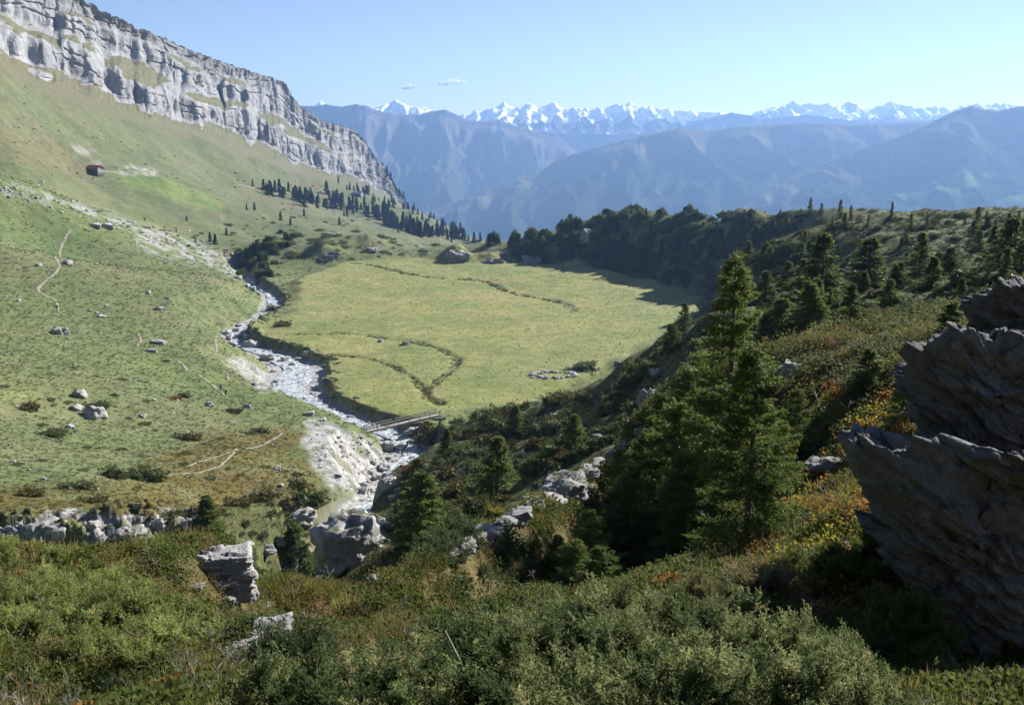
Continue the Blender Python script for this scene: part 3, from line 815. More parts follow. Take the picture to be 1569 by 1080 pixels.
def mat_brown_mountain():
    t = NT('bare_mountain')
    geo = t.n('ShaderNodeNewGeometry'); v = geo.outputs['Position']; h = t.attr('hgt').outputs['Fac']
    n = t.noise(v, 0.0025, 6, 0.65); f = t.noise(t.scalev(v, (2, 2, 0.6)), 0.004, 6, 0.7)
    bare = t.mix(n, (0.075, 0.065, 0.055), (0.15, 0.125, 0.10))
    low = t.mix(f, (0.025, 0.04, 0.022), (0.07, 0.08, 0.04))
    c = t.mix(t.mapr(t.math('ADD', h, t.mapr(n, 0.3, 0.7, -0.2, 0.2)), 0.22, 0.38), bare, low)
    rk = t.math('MULTIPLY', t.mapr(f, 0.60, 0.72), 0.55)
    c = t.mix(rk, c, (0.22, 0.20, 0.185))
    return t.done(t.principled(c, 1.0, t.bump(f, 0.7, 50.0), 0.0))

m_for, m_snow, m_bare = mat_forest_mountain(), mat_snow_mountain(), mat_brown_mountain()
mountain('mountain', [(560, 345), (650, 326), (700, 308), (740, 292), (790, 274), (830, 262), (852, 246), (880, 236), (920, 224), (960, 213), (1000, 205), (1040, 196), (1062, 199), (1085, 202), (1120, 195), (1160, 193), (1200, 190), (1250, 188), (1300, 192), (1350, 190), (1400, 188), (1450, 186), (1600, 190), (1800, 200), (2500, 190)],
         7000, 4700, -740, 400, m_for, 400, 125, label='blue hazy forested mountain ridge rising behind the dark pine mound')
mountain('mountain', [(1080, 335), (1160, 296), (1200, 276), (1260, 250), (1330, 224), (1380, 208), (1420, 192), (1450, 176), (1475, 166), (1492, 162), (1505, 167), (1530, 169), (1560, 164), (1600, 160), (1680, 150), (1760, 158), (1900, 170), (2100, 160), (2500, 175)],
         6000, 4100, -640, 430, m_for, 440, 115, label='hazy forested peak with bare summit at the right edge')
mountain('mountain', [(-100, 150), (100, 140), (300, 150), (420, 160), (480, 163), (500, 160), (520, 164), (545, 160), (560, 162), (580, 170), (610, 176), (640, 176), (660, 171), (682, 168), (700, 176), (720, 185), (745, 186), (765, 184), (800, 196), (830, 206), (860, 217), (875, 226), (890, 240), (960, 275), (1060, 320)],
         8600, 6500, -900, 460, m_bare, 520, 190, label='hazy blue mountain with brown upper flanks right of the cliff')
mountain('mountain', [(640, 240), (740, 206), (790, 199), (850, 201), (900, 203), (940, 206), (1000, 204), (1040, 196), (1080, 183), (1120, 173), (1150, 177), (1170, 182), (1200, 180), (1240, 176), (1290, 184), (1330, 186), (1400, 184), (1500, 182), (1700, 185), (2400, 180)],
         9600, 8500, -680, 490, m_bare, 500, 110, label='pale blue ridge below the snowy peaks')
SNOW = [(100, 165), (200, 158), (320, 166), (440, 168), (475, 163), (492, 156), (505, 162), (540, 172), (575, 165), (590, 160), (606, 153), (614, 157), (630, 164), (650, 164), (665, 172), (700, 178), (715, 176), (745, 170), (760, 164), (773, 156), (784, 165), (795, 168), (808, 158), (815, 160), (826, 166), (838, 160), (849, 156), (858, 163), (868, 168), (890, 166), (910, 168), (935, 163), (946, 158), (955, 162), (966, 156), (978, 162), (1000, 162), (1012, 166), (1040, 169), (1070, 171),
        (1100, 172), (1140, 176), (1165, 170), (1185, 164), (1200, 163), (1214, 156), (1228, 160), (1240, 157), (1256, 161), (1268, 157), (1280, 162), (1295, 158), (1302, 155), (1313, 159), (1322, 166), (1340, 165), (1356, 160), (1368, 154), (1380, 160), (1400, 163), (1425, 162), (1450, 166), (1480, 163), (1510, 161), (1530, 156), (1545, 159), (1569, 162), (1650, 158), (1750, 165), (1850, 157), (1950, 163), (2100, 158), (2300, 164)]
mountain('mountain', SNOW, 10500, 9600, 20, 520, m_snow, 230, 105, 900, 80, 20, 0.9, label='snow covered peaks along the horizon')
# ------------------------------------------------------------------ rocks
_ICO = {}
def ico(sub):
    if sub not in _ICO:
        bm = bmesh.new(); bmesh.ops.create_icosphere(bm, subdivisions=sub, radius=1)
        v = np.array([x.co[:] for x in bm.verts]); f = np.array([[q.index for q in p.verts] for p in bm.faces]); bm.free()
        v /= np.linalg.norm(v, axis=1, keepdims=True)
        _ICO[sub] = (v, f)
    return _ICO[sub]

def star(planes, sub, k=14.0):
    """surface of a rounded convex block given by planes (n, d) round the origin"""
    v, f = ico(sub)
    N = np.array([p[0] for p in planes], float); D = np.array([p[1] for p in planes], float)
    N /= np.linalg.norm(N, axis=1, keepdims=True)
    q = np.clip((v @ N.T) / D[None], 1e-3, None)
    inv = (q ** k).sum(1) ** (1 / k)
    return v / inv[:, None], f

def rough_rock(p, f, seed, amp=0.06, freq=2.0, bed=None, bamp=0.0, bfreq=6.0, size=1.0):
    c = np.linalg.norm(p, axis=1, keepdims=True)
    d = p / c
    off = amp * fbm3(p * freq / size, 4, seed) + amp * 0.5 * fbm3(p * freq * 4 / size, 3, seed + 9) - amp * 0.9 * np.clip(0.22 - np.abs(fbm3(p * freq * 1.4 / size + 31, 2, seed + 5)), 0, 1) / 0.22
    out = p + d * (off * size)[:, None]
    if bed is not None:
        b = np.array(bed, float); b /= np.linalg.norm(b)
        s = out @ b
        u = s * bfreq / size + 1.5 * fbm3(p * 1.1 / size, 4, seed + 20)
        i = np.floor(u); fr = u - i
        step = _h(i.astype(np.int64), (i * 0).astype(np.int64), seed + 31) - 0.5
        u2 = u * 3.3 + 0.6 * fbm3(p * 3 / size, 2, seed + 21); i2 = np.floor(u2)
        step2 = _h(i2.astype(np.int64), (i2 * 0).astype(np.int64), seed + 32) - 0.5
        lat = out - s[:, None] * b; ll = np.linalg.norm(lat, axis=1, keepdims=True) + 1e-6
        side = np.clip(ll / c, 0, 1)
        groove = np.where(fr < 0.16, -0.5, 0.0)
        out = out + lat / ll * side * (bamp * size * (step + 0.5 * step2 + groove))[:, None]
    return out

def facet(p, seed, n, amp, tilt, bed=(0, 0, 1), stretch=2.0):
    """break a surface into flat angular pieces"""
    r = np.random.default_rng(seed); b = np.array(bed, float); b /= np.linalg.norm(b)
    q = p + (stretch - 1) * (p @ b)[:, None] * b
    s_ = r.choice(len(p), n, replace=False)
    near = np.empty(len(p), int)
    for i in range(0, len(p), 8000):
        a = q[i:i + 8000]
        near[i:i + 8000] = np.argmin((a ** 2).sum(1)[:, None] - 2 * a @ q[s_].T + (q[s_] ** 2).sum(1)[None], 1)
    g = r.normal(size=(n, 3)) * tilt; h = (r.random(n) - 0.5) * 2 * amp
    off = h[near] + ((p - p[s_][near]) * g[near]).sum(1)
    d = p / (np.linalg.norm(p, axis=1, keepdims=True) + 1e-9)
    return p + d * np.clip(off, -3 * amp, 3 * amp)[:, None]

def rand_planes(seed, n=13, flat=1.0):
    r = np.random.default_rng(seed)
    v = r.normal(size=(n, 3)); v /= np.linalg.norm(v, axis=1, keepdims=True)
    pl = [(a, r.uniform(0.62, 1.0)) for a in v]
    for a in ((1, 0, 0), (-1, 0, 0), (0, 1, 0), (0, -1, 0)): pl.append((a, 1.0))
    pl.append(((0, 0, 1), 0.75 * flat)); pl.append(((0, 0, -1), 0.6))
    return pl

def boulder_mesh(seed, sub=4, stretch=(1, 1, 0.8), bed=None, amp=0.10, k=34, flat=1.0, bamp=0.10, bfreq=5):
    p, f = star(rand_planes(seed, 13, flat), sub, k)
    p = facet(p, seed, 40 if sub > 3 else 12, 0.07, 0.35, bed or (0, 0, 1), 1.6)
    p = rough_rock(p, f, seed, amp * 0.6, 1.8, bed, bamp, bfreq) * np.array(stretch)
    return mesh_np('boulder', p, f, True)

def mat_rock(name, c1, c2, c3, bed=(0.3, 0.1, 1.0), scale=1.0, lichen=(0.30, 0.28, 0.16), bumpd=0.08, rot=None, moss=None):
    t = NT(name)
    v = t.coord()
    big = t.noise(v, 0.9 * scale, 4, 0.6); fine = t.noise(v, 7 * scale, 5, 0.7)
    d = t.n('ShaderNodeVectorMath', operation='DOT_PRODUCT'); t.l(v, d.inputs[0]); b = Vector(bed).normalized(); d.inputs[1].default_value = b
    w = t.math('ADD', t.math('MULTIPLY', d.outputs['Value'], 5.0 * scale), t.math('MULTIPLY', big, 2.2))
    cmb = t.n('ShaderNodeCombineXYZ'); t.l(w, cmb.inputs[0])
    lay = t.noise(cmb.outputs[0], 1.6, 5, 0.7)
    c = t.mix(t.mapr(lay, 0.3, 0.7), c1, c2)
    c = t.mix(t.mapr(fine, 0.4, 0.7, 0, 0.7), c, c3)
    c = t.mix(t.mapr(t.noise(v, 2.6 * scale, 5, 0.65), 0.56, 0.66, 0, 0.55), c, lichen)
    if moss is not None:
        geo = t.n('ShaderNodeNewGeometry'); sx = t.n('ShaderNodeSeparateXYZ'); t.l(geo.outputs['Normal'], sx.inputs[0])
        mm = t.mapr(t.math('ADD', sx.outputs['Z'], t.mapr(t.noise(v, 1.5 * scale, 4), 0.3, 0.7, -0.5, 0.3)), 0.72, 0.9)
        c = t.mix(mm, c, moss)
    hh = t.math('ADD', lay, t.math('MULTIPLY', fine, 0.7))
    return t.done(t.principled(c, 0.9, t.bump(hh, 0.9, bumpd), 0.25))

M_pale = mat_rock('pale_limestone', (0.23, 0.225, 0.21), (0.36, 0.345, 0.325), (0.45, 0.435, 0.41), scale=1.0)
M_grey = mat_rock('grey_schist', (0.17, 0.17, 0.17), (0.33, 0.32, 0.31), (0.42, 0.41, 0.40), bed=(0.5, -0.2, 0.8), moss=(0.08, 0.08, 0.03))
M_outcrop = mat_rock('dark_schist', (0.085, 0.087, 0.092), (0.165, 0.163, 0.16), (0.26, 0.258, 0.255), bed=(0.50, -0.25, 0.83), scale=1.5, lichen=(0.16, 0.135, 0.085), bumpd=0.09)
M_wet = mat_rock('stream_stone', (0.22, 0.22, 0.22), (0.38, 0.37, 0.36), (0.50, 0.49, 0.47), scale=0.8)

BOULD = [boulder_mesh(500 + i, 4, ((1, 0.8, 0.62), (1, 1, 0.8), (1.2, 0.7, 0.55), (0.9, 0.9, 0.9), (1.3, 0.8, 0.5), (1, 0.75, 0.7))[i], (0.2, 0.1, 1) if i % 2 else None) for i in range(6)]
for b in BOULD: b.materials.append(M_pale)
BOULD_W = []
for i in range(5):
    m = boulder_mesh(540 + i, 4, ((1, 0.8, 0.62), (1, 1, 0.75), (1.2, 0.8, 0.6), (1, 0.9, 0.8), (1.25, 0.8, 0.55))[i]); m.materials.append(M_wet); BOULD_W.append(m)
BOULD_G = []
for i in range(5):
    m = boulder_mesh(570 + i, 5, ((1, 0.8, 0.75), (1.1, 0.9, 0.6), (0.9, 0.9, 1.0), (1.3, 0.9, 0.55), (1, 0.8, 0.7))[i], (0.5, -0.2, 0.8), bamp=0.16, bfreq=6); m.materials.append(M_grey); BOULD_G.append(m)

def crag_mesh(seed, sub=5, n=5, bed=(0.5, -0.2, 0.8), tall=1.0):
    """several broken blocks grown together"""
    r = np.random.default_rng(seed); V, Fc, b = [], [], 0
    for k in range(n):
        p, f = star(rand_planes(seed * 7 + k, 9, 1.2), sub, 40)
        p = facet(p, seed + k, 45, 0.07, 0.26, bed, 2.2)
        p = rough_rock(p, f, seed + k, 0.06, 2.4, bed, 0.10, 6)
        sc = r.uniform(0.45, 0.7) if k else 0.95
        p = p * sc * np.array((1, 0.9, r.uniform(0.8, 1.25) * tall))
        if k: p = p + np.array((r.uniform(-0.6, 0.6), r.uniform(-0.3, 0.3), r.uniform(-0.35, 0.15)))
        V.append(p); Fc.append(f + b); b += len(p)
    return mesh_np('crag', np.concatenate(V), np.concatenate(Fc), True)
CRAG = [crag_mesh(900 + i, 5, 5, tall=(1.0, 0.7, 1.1, 0.6)[i]) for i in range(4)]
for m in CRAG: m.materials.append(M_grey)
CRAG_P = [crag_mesh(950 + i, 4, 4, (0.3, 0.1, 1), (0.8, 0.6, 1.0)[i]) for i in range(3)]
for m in CRAG_P: m.materials.append(M_pale)
LOW = [boulder_mesh(800 + i, 2, ((1, 0.8, 0.6), (1.1, 0.9, 0.7), (1.2, 0.7, 0.5))[i]) for i in range(3)]

def block_mesh():
    pl = [((1, 0.1, 0.05), 0.85), ((-1, 0.15, 0.1), 0.9), ((0.1, -1, 0.12), 0.6), ((0, 1, 0), 0.9), ((0.05, -0.1, 1), 0.75), ((0, 0, -1), 0.8), ((0.7, -0.7, 0.1), 0.9), ((-0.6, -0.5, 0.6), 1.0), ((0.6, 0, 0.8), 1.05)]
    p, f = star(pl, 6, 50)
    p = facet(p, 77, 70, 0.05, 0.25, (0.1, 0.05, 1), 4.0)
    p = rough_rock(p, f, 78, 0.025, 3, (0.12, 0.05, 1), 0.09, 11)
    m = mesh_np('rock_block', p, f, True); m.materials.append(M_pale); return m
BLOCK = block_mesh()
EXC = []
def join_bag(bag, name, mat, label, cat):
    V, Fc, b = [], [], 0
    for m, M in bag:
        n = len(m.vertices); co = np.empty(n * 3, np.float32); m.vertices.foreach_get('co', co); co = co.reshape(-1, 3)
        A_ = np.array(M); V.append(co @ A_[:3, :3].T + A_[:3, 3])
        lo = np.empty(len(m.loops), np.int32); m.loops.foreach_get('vertex_index', lo)
        Fc.append(lo.reshape(len(m.polygons), -1) + b); b += n
    return add(name, mesh_np(name, np.concatenate(V), np.concatenate(Fc), False), mat, label=label, cat=cat, kind='stuff')

def rock_at(px, py, wpx, label, meshes=BOULD, i=None, sink=0.25, group=None, yaw=None, name='boulder', tall=1.0, tilt=0.0, ymin=3.0, cat='boulder', bag=None):
    """a rock whose visible foot lies at (px, py), wpx photograph pixels wide"""
    x, y, z, ok = hit(px, py, ymin)
    if not ok[0]: return None
    x, y, z = float(x[0]), float(y[0]), float(z[0])
    w = wpx * y / F / 0.96
    s = w / 1.75
    if y < 42: EXC.append((x, y + s * 0.4, s * 0.95)); sink -= 0.22
    loc = Vector((x, y + s * 0.4, z + s * (0.32 * tall - sink))); rot = Euler((random.uniform(-.15, .15) + tilt, random.uniform(-.15, .15), random.uniform(0, 6.28) if yaw is None else yaw))
    if bag is not None:
        bag.append((random.choice(LOW), Matrix.LocRotScale(loc, rot, Vector((s, s, s * tall))))); return None
    m = meshes[random.randrange(len(meshes)) if i is None else i]
    return add(name, m, loc=loc, rot=rot, scale=(s, s, s * tall), label=label, cat=cat, group=group)

# the layered outcrop at the right edge, three blocks of one rock
def outcrop_block(outline, Y0, back, front, seed, sub, amp=0.012, bamp=0.045, bfreq=9.0, ytilt=0.10):
    pts = np.array([P(a, b, Y0) for a, b in outline])
    c = pts.mean(0)
    q = pts - c
    r = np.random.default_rng(seed); pl = []
    for k in range(len(pts)):          # side faces narrow towards the back of the block
        n = np.cross(pts[k], pts[(k + 1) % len(pts)]); n = n / np.linalg.norm(n)
        if n @ q[k] < 0: n = -n
        n = n + np.array((0, r.uniform(0.0, 0.10), 0)); n /= np.linalg.norm(n)
        pl.append((n, max(float(n @ q[k]), 0.03)))
    pl += [((0.25, -1, 0.25), front), ((-0.25, -1, -0.15), front * 1.05), ((0, 1, 0.2), back), ((0.5, -0.8, -0.2), front * 1.3)]
    p, f = star(pl, sub, 60)
    size = 1.0
    p = facet(p, seed + 7, 130, 0.065, 0.24, (0.50, -0.25, 0.83), 3.4)
    p = facet(p, seed + 1, 520, 0.028, 0.25, (0.50, -0.25, 0.83), 3.0)
    p = rough_rock(p, f, seed, amp, 1.5, (0.50, -0.25, 0.83), bamp, bfreq, size)
    p = rough_rock(p, f, seed + 50, amp * 0.35, 6.0, (0.46, -0.2, 0.85), bamp * 0.35, bfreq * 2.7, size)
    return mesh_np('block', p, f, True), c

def build_outcrop():
    root = add('rock_outcrop', None, loc=P(1480, 1000, 8.6), label='big dark layered schist outcrop leaning in from the right edge', cat='rock')
    inv = Vector(root.location)
    blocks = [([(1314, 690), (1330, 676), (1352, 668), (1440, 682), (1569, 725), (1780, 800), (1780, 1110), (1560, 1068), (1500, 1032), (1440, 950), (1375, 858), (1342, 790)], 8.6, 2.4, 0.45, 71, 7),
              ([(1388, 592), (1392, 552), (1408, 540), (1432, 520), (1500, 508), (1569, 518), (1760, 530), (1760, 790), (1569, 742), (1470, 712), (1425, 688), (1402, 640)], 9.9, 2.2, 0.45, 72, 7),
              ([(1480, 480), (1496, 458), (1540, 440), (1620, 432), (1720, 440), (1720, 570), (1569, 528), (1500, 512)], 10.8, 1.8, 0.36, 73, 6),
              ([(1440, 672), (1452, 655), (1500, 668), (1600, 715), (1740, 760), (1740, 800), (1600, 770), (1500, 715)], 8.4, 1.2, 0.23, 74, 6),
              ([(1405, 1064), (1425, 1050), (1500, 1040), (1600, 1040), (1600, 1130), (1450, 1110)], 7.2, 1.0, 0.4, 75, 5)]
    for k, (ol, y0, bk, fr, sd, sub) in enumerate(blocks):
        me, c = outcrop_block(ol, y0, bk, fr, sd, sub)
        add('block', me, M_outcrop, root, loc=Vector(c) - inv)
build_outcrop()

# single rocks, each surveyed from the photograph
rk = rock_at
rk(535, 862, 100, 'large jagged grey crag in the gully below the gravel bank', CRAG, 0, 0.1, yaw=0.4, tall=1.25, name='crag', cat='rock')
rk(575, 830, 70, 'grey shoulder of rock just right of the large gully crag', CRAG, 1, 0.25, yaw=2.0, name='crag', cat='rock')
rk(445, 855, 50, 'dark rock standing between the crag and the small spruce in the ravine', CRAG, 2, 0.2, yaw=1.0, name='crag', cat='rock')
rk(462, 800, 42, 'pale rounded boulder left of the large gully crag', BOULD, 1, 0.2, yaw=0.5)
rk(343, 900, 84, 'pale layered rock block at the brink of the left foreground bank', [BLOCK], 0, 0.30, yaw=0.15, tall=1.0, name='rock_block', cat='rock')
for (px, py, w, lb, i, yaw, tall) in (
    (868, 772, 74, 'large grey slab on the crest of the spur left of the tall spruce', 3, 0.9, 0.9),
    (812, 775, 30, 'small pale block just below the large spur slab', 1, 0.9, 1.0), (905, 722, 34, 'flat pale rock at the upper end of the large spur slab', 4, 0.8, 0.8),
    (958, 690, 30, 'pale rock on the spur crest near the tall spruce', 0, 0.7, 0.9), (985, 668, 24, 'small pale rock at the top of the spur crest', 1, 0.2, 0.9),
    (740, 830, 44, 'long pale rock low on the spur crest', 2, 0.6, 0.7), (705, 848, 44, 'grey ledge of rock at the lower end of the spur', 4, 0.55, 0.7), (770, 812, 30, 'grey stone in the middle of the spur crest', 0, 0.6, 0.8),
    (570, 902, 22, 'white upright stone on the brown slope below the spur', 3, 1.0, 1.5), (584, 900, 14, 'thin white stone beside the white upright stone', 0, 1.3, 1.7), (606, 895, 18, 'small white stone right of the white upright stone', 5, 1.3, 0.6),
    (412, 984, 62, 'white flat rock in the heather of the foreground bank', 4, 0.1, 0.75), (366, 1008, 52, 'low white rock at the foot of the foreground bank', 4, 0.3, 0.6),
    (228, 1002, 14, 'tiny white stone in the heath of the left foreground', 1, 0, 1), (385, 948, 20, 'small white stone just above the white flat rock', 0, 0, 1), (345, 925, 26, 'whitish rock below the layered block', 5, 0, 0.7), (402, 935, 26, 'pale rock right of the whitish rock on the bank', 2, 0.4, 0.7), (372, 950, 22, 'pale stone left of the small white stone on the bank', 1, 0.4, 0.7), (432, 962, 20, 'pale stone at the right end of the bank stones', 3, 0.4, 0.7), (300, 905, 24, 'pale stone in the shrubs left of the layered block', 2, 0.3, 0.7),
    (1212, 580, 40, 'pale broken rock in the shrubs right of the tall spruce', 3, 0.6, 1.0), (1330, 618, 32, 'white flat stone above the red and yellow bilberry bank', 4, 0.2, 0.5), (1324, 996, 30, 'white stone in the herbs below the dark outcrop', 1, 0.3, 0.7),
    (1272, 724, 62, 'dark ledge of rock under the bilberry bank', 4, 0.0, 0.6), (992, 622, 26, 'grey rock face on the slope left of the tall spruce', 2, 0.4, 1.5), (1006, 575, 20, 'small pale boulder on the crest left of the tall spruce', 1, 0.4, 1.1),
    (950, 560, 14, 'grey stone at the meadow end of the near slope', 0, 0.4, 1.1), (850, 640, 18, 'grey stone beside the hikers path', 1, 0.1, 0.9), (925, 672, 22, 'low pale rock below the hikers path', 2, 0.05, 0.6)):
    rk(px, py, w, lb, (BOULD if w < 40 else CRAG_P) if 'dark' not in lb and 'grey' not in lb else CRAG, i % (3 if w >= 40 or 'dark' in lb or 'grey' in lb else 5), 0.2, yaw=yaw, tall=tall)
SPINE = [(688, 850, 34), (708, 838, 40), (730, 826, 34), (752, 816, 42), (775, 802, 34), (797, 790, 40), (820, 775, 34), (846, 768, 46), (878, 752, 46), (902, 726, 36), (925, 706, 32), (948, 690, 34), (968, 674, 28), (990, 655, 28)]
ORD3 = 'first second third fourth fifth sixth seventh eighth ninth tenth eleventh twelfth thirteenth fourteenth'.split()
for k, (px, py, w) in enumerate(SPINE):
    rk(px, py + 6, w, ORD3[k] + ' slab from the bottom along the rocky spine left of the tallest spruce', CRAG_P if k % 3 else CRAG, k % 3, 0.28, 'slabs of the rocky spine', yaw=1.15 + random.uniform(-.3, .3), tall=0.6, tilt=-0.15, ymin=11, cat='rock')
# rock band of the left plateau
for k, (px, py, w, tall, lb) in enumerate(((85, 812, 50, 0.8, 'broad pale rock at the left of the rock band'), (185, 826, 56, 1.1, 'tallest pale rock in the middle of the rock band'), (236, 812, 38, 1.1, 'pale rock right of the tallest rock of the band'), (288, 808, 28, 1.1, 'small pale rock at the right end of the rock band'), (212, 776, 16, 1.2, 'small rock just above the rock band'), (20, 815, 34, 0.8, 'pale rock at the left edge in the rock band'), (140, 806, 26, 0.8, 'low pale rock between the broad and the tallest rock'), (405, 842, 26, .8, 'pale stone on the ravine floor left of the small spruce'), (425, 830, 20, .8, 'second pale stone on the ravine floor'), (380, 838, 22, .8, 'pale stone on the ravine floor beside the layered block'))):
    rk(px, py, w, lb, CRAG if k % 3 else CRAG_P, k % 3, 0.5, None, tall=tall, ymin=60, cat='rock')
# stones on the left slope
LEFT = [(143, 640, 31, 'large white boulder on the left slope with a bush behind it'), (114, 628, 20, 'grey boulder left of the large white boulder'), (120, 608, 22, 'brownish rock above the large white boulder'), (89, 512, 24, 'pale flat boulder on the upper left slope'), (240, 527, 19, 'white boulder on the left slope above the trail'), (233, 540, 14, 'low white stone just below the white boulder'),
        (163, 349, 16, 'grey boulder high on the left slope below the stone band'), (145, 348, 14, 'flat grey stone next to the highest grey boulder'), (102, 405, 13, 'pale stone beside the upper trail'), (58, 408, 9, 'small pale stone left of the upper trail'), (227, 450, 10, 'small white stone alone in the upper grass'), (154, 486, 11, 'pale stone in a line on the upper slope'), (190, 727, 14, 'white slanting rock under the big juniper of the left slope'), (218, 639, 10, 'small pale stone right of the large white boulder'),
        (244, 475, 14, 'grey flat stone by the middle of the upper slope'), (288, 668, 16, 'pale rock half hidden in grass above the heath'), (378, 625, 14, 'pale rock pair above the gravel bank'), (430, 745, 10, 'white stone in the brown heath near the ravine'), (424, 720, 12, 'pale stone in the middle of the brown heath'), (440, 722, 8, 'tiny pale stone in the brown heath'), (105, 656, 12, 'pale stone beside the dark flat bush'), (320, 622, 12, 'white stone near the two hikers on the slope'), (66, 735, 8, 'tiny white stone in the lower grass'), (28, 462, 8, 'tiny pale stone at the left edge of the slope')]
for px, py, w, lb in LEFT: rk(px, py, w, lb, BOULD, None, 0.2)
n = 0; bag_s = []
while n < 150:
    px, py = random.uniform(-20, 460), random.uniform(340, 770)
    if py < 300 + 0.28 * px: continue
    if px > 330 and 430 < py < 640: continue
    clump = pn(px / 45, py / 25, 91)
    if clump < random.uniform(-0.15, 0.35): continue
    w = random.choice((2.5, 3, 3, 4, 4, 5, 7))
    rk(px, py, w, None, BOULD, None, 0.15, bag=bag_s); n += 1
for k in range(170):      # stone band and scree on the far moraine
    t_ = random.random(); px = -10 + 390 * t_; py = 290 + 30 * t_ + 100 * t_ ** 1.6 + random.gauss(0, 7 + 8 * t_)
    rk(px, py, random.choice((2.5, 3, 4, 5, 6)), None, BOULD, None, 0.15, ymin=250, bag=bag_s)
for k in range(140):     # stones on the slopes below the cliff
    px = random.uniform(0, 560); py = random.uniform(120 + 0.33 * px, 270 + 0.13 * px)
    rk(px, py, random.choice((1.5, 2, 2, 3, 4)), None, BOULD, None, 0.2, ymin=400, bag=bag_s)
for k in range(60):
    px, py = random.uniform(440, 1060), random.uniform(408, 640)
    x, y, z = hit1(px, py)
    if samp(inm, np.array(x), np.array(y)) < 0.9: continue
    rk(px, py, random.choice((1.5, 2, 2, 3, 4)), None, BOULD, None, 0.25, bag=bag_s)
for k in range(70):
    px, py = random.uniform(1080, 1569), random.uniform(420, 560)
    rk(px, py, random.choice((3, 4, 5, 6, 8)), None, BOULD, None, 0.2, ymin=30, bag=bag_s)
rk(622, 528, 12, 'grey boulder by the old channel in the meadow', BOULD_G, 1, 0.1)
rk(583, 524, 8, 'small pale stone by the old channel in the meadow', BOULD, 1, 0.1)
# knobs at the far rim
for (px, py, w, tall, lb) in ((700, 397, 34, 0.9, 'brown and grey rock knob at the far edge of the meadow'), (755, 401, 32, 0.8, 'second rock knob right of the brown and grey knob'), (800, 384, 28, 0.7, 'pale rock face between pines at the far rim'), (905, 366, 28, 1.2, 'grey rock face on the left end of the dark pine mound'), (498, 392, 36, 0.7, 'grassy rock hump by the far left corner of the meadow'), (498, 360, 32, 0.7, 'pale bare rock hump above the far left corner of the meadow'), (815, 402, 30, 0.7, 'low mossy rock knob at the far rim'), (570, 385, 26, 0.6, 'low grey rock between bushes at the far rim'), (640, 380, 26, 0.6, 'pale low rock at the far rim near the spruces')):
    rk(px, py, w, lb, CRAG, None, 0.35, tall=tall, ymin=200, name='rock_hump', cat='rock')

# boulders of the stream
STB = [(345, 512, 14), (352, 520, 12), (362, 508, 12), (372, 516, 12), (356, 530, 14), (384, 532, 24), (380, 520, 12), (366, 500, 10), (406, 552, 18), (420, 548, 10), (436, 553, 12), (447, 560, 12), (418, 570, 9), (470, 545, 14), (458, 552, 10), (386, 446, 12), (377, 440, 12), (395, 452, 8), (382, 436, 8), (366, 428, 12), (455, 575, 6), (424, 586, 10), (392, 590, 10), (416, 552, 10),
       (472, 637, 14), (494, 645, 10), (535, 640, 8), (592, 690, 24), (614, 690, 20), (590, 678, 14), (632, 666, 22), (655, 684, 22), (636, 680, 16), (652, 668, 24), (590, 722, 20), (575, 735, 14), (600, 738, 14), (612, 752, 12), (565, 725, 14), (558, 745, 12), (640, 650, 12), (570, 710, 12), (620, 730, 12), (582, 755, 14), (604, 765, 16), (552, 672, 10), (630, 740, 10), (594, 704, 10)]
STLAB = {632: 'big grey boulder under the right half of the footbridge', 655: 'dark boulder in the stream below the footbridge', 592: 'wide pale boulder below the pool under the bridge', 384: 'largest pale boulder in the upper bend of the stream', 406: 'pale boulder on the near bank of the upper bend'}
for px, py, w in STB:
    lb = STLAB.get(px)
    rk(px, py, w, lb or 'pale boulder lying in the stream bed', BOULD_W, None, 0.1, None if lb else 'boulders of the stream', ymin=60)
ns_ = 0
bag_w = []
while ns_ < 700:
    i = random.randrange(len(STREAM) - 14); t_ = random.random()
    q = STREAM[i] * (1 - t_) + STREAM[i + 1] * t_
    x = q[0] + random.gauss(0, 0.55) * q[3]; y = q[1] + random.gauss(0, 0.55) * q[3]
    s = random.choice((0.3, 0.4, 0.5, 0.6, 0.8)) * (1.2 if y < 215 else 0.9)
    z = float(Hs(x, y))
    if s > 0.62 and ns_ % 3 == 0: add('boulder', random.choice(BOULD_W), loc=(x, y, z + s * 0.1), rot=(0, 0, random.uniform(0, 6.3)), scale=s, label='pale boulder lying in the stream bed', cat='boulder', group='boulders of the stream')
    else: bag_w.append((random.choice(LOW), Matrix.LocRotScale(Vector((x, y, z + s * 0.1)), Euler((0, 0, random.uniform(0, 6.3))), Vector((s, s, s)))))
    ns_ += 1
join_bag(bag_w, 'stream_stones', M_wet, 'small pale stones filling the stream bed', 'stones')
# stones on the gravel bank
for k in range(160):
    px, py = random.uniform(468, 605), random.uniform(645, 765)
    if not in_poly(np.array(px), np.array(py), [(480, 640), (550, 668), (600, 700), (605, 765), (540, 752), (505, 748), (470, 690)]): continue
    rk(px, py, random.choice((3, 3, 4, 5, 7)), None, BOULD, None, 0.15, ymin=100, bag=bag_s)

join_bag(bag_s, 'scattered_stones', M_pale, 'countless small pale stones strewn over slopes, gravel bank and meadow', 'stones')
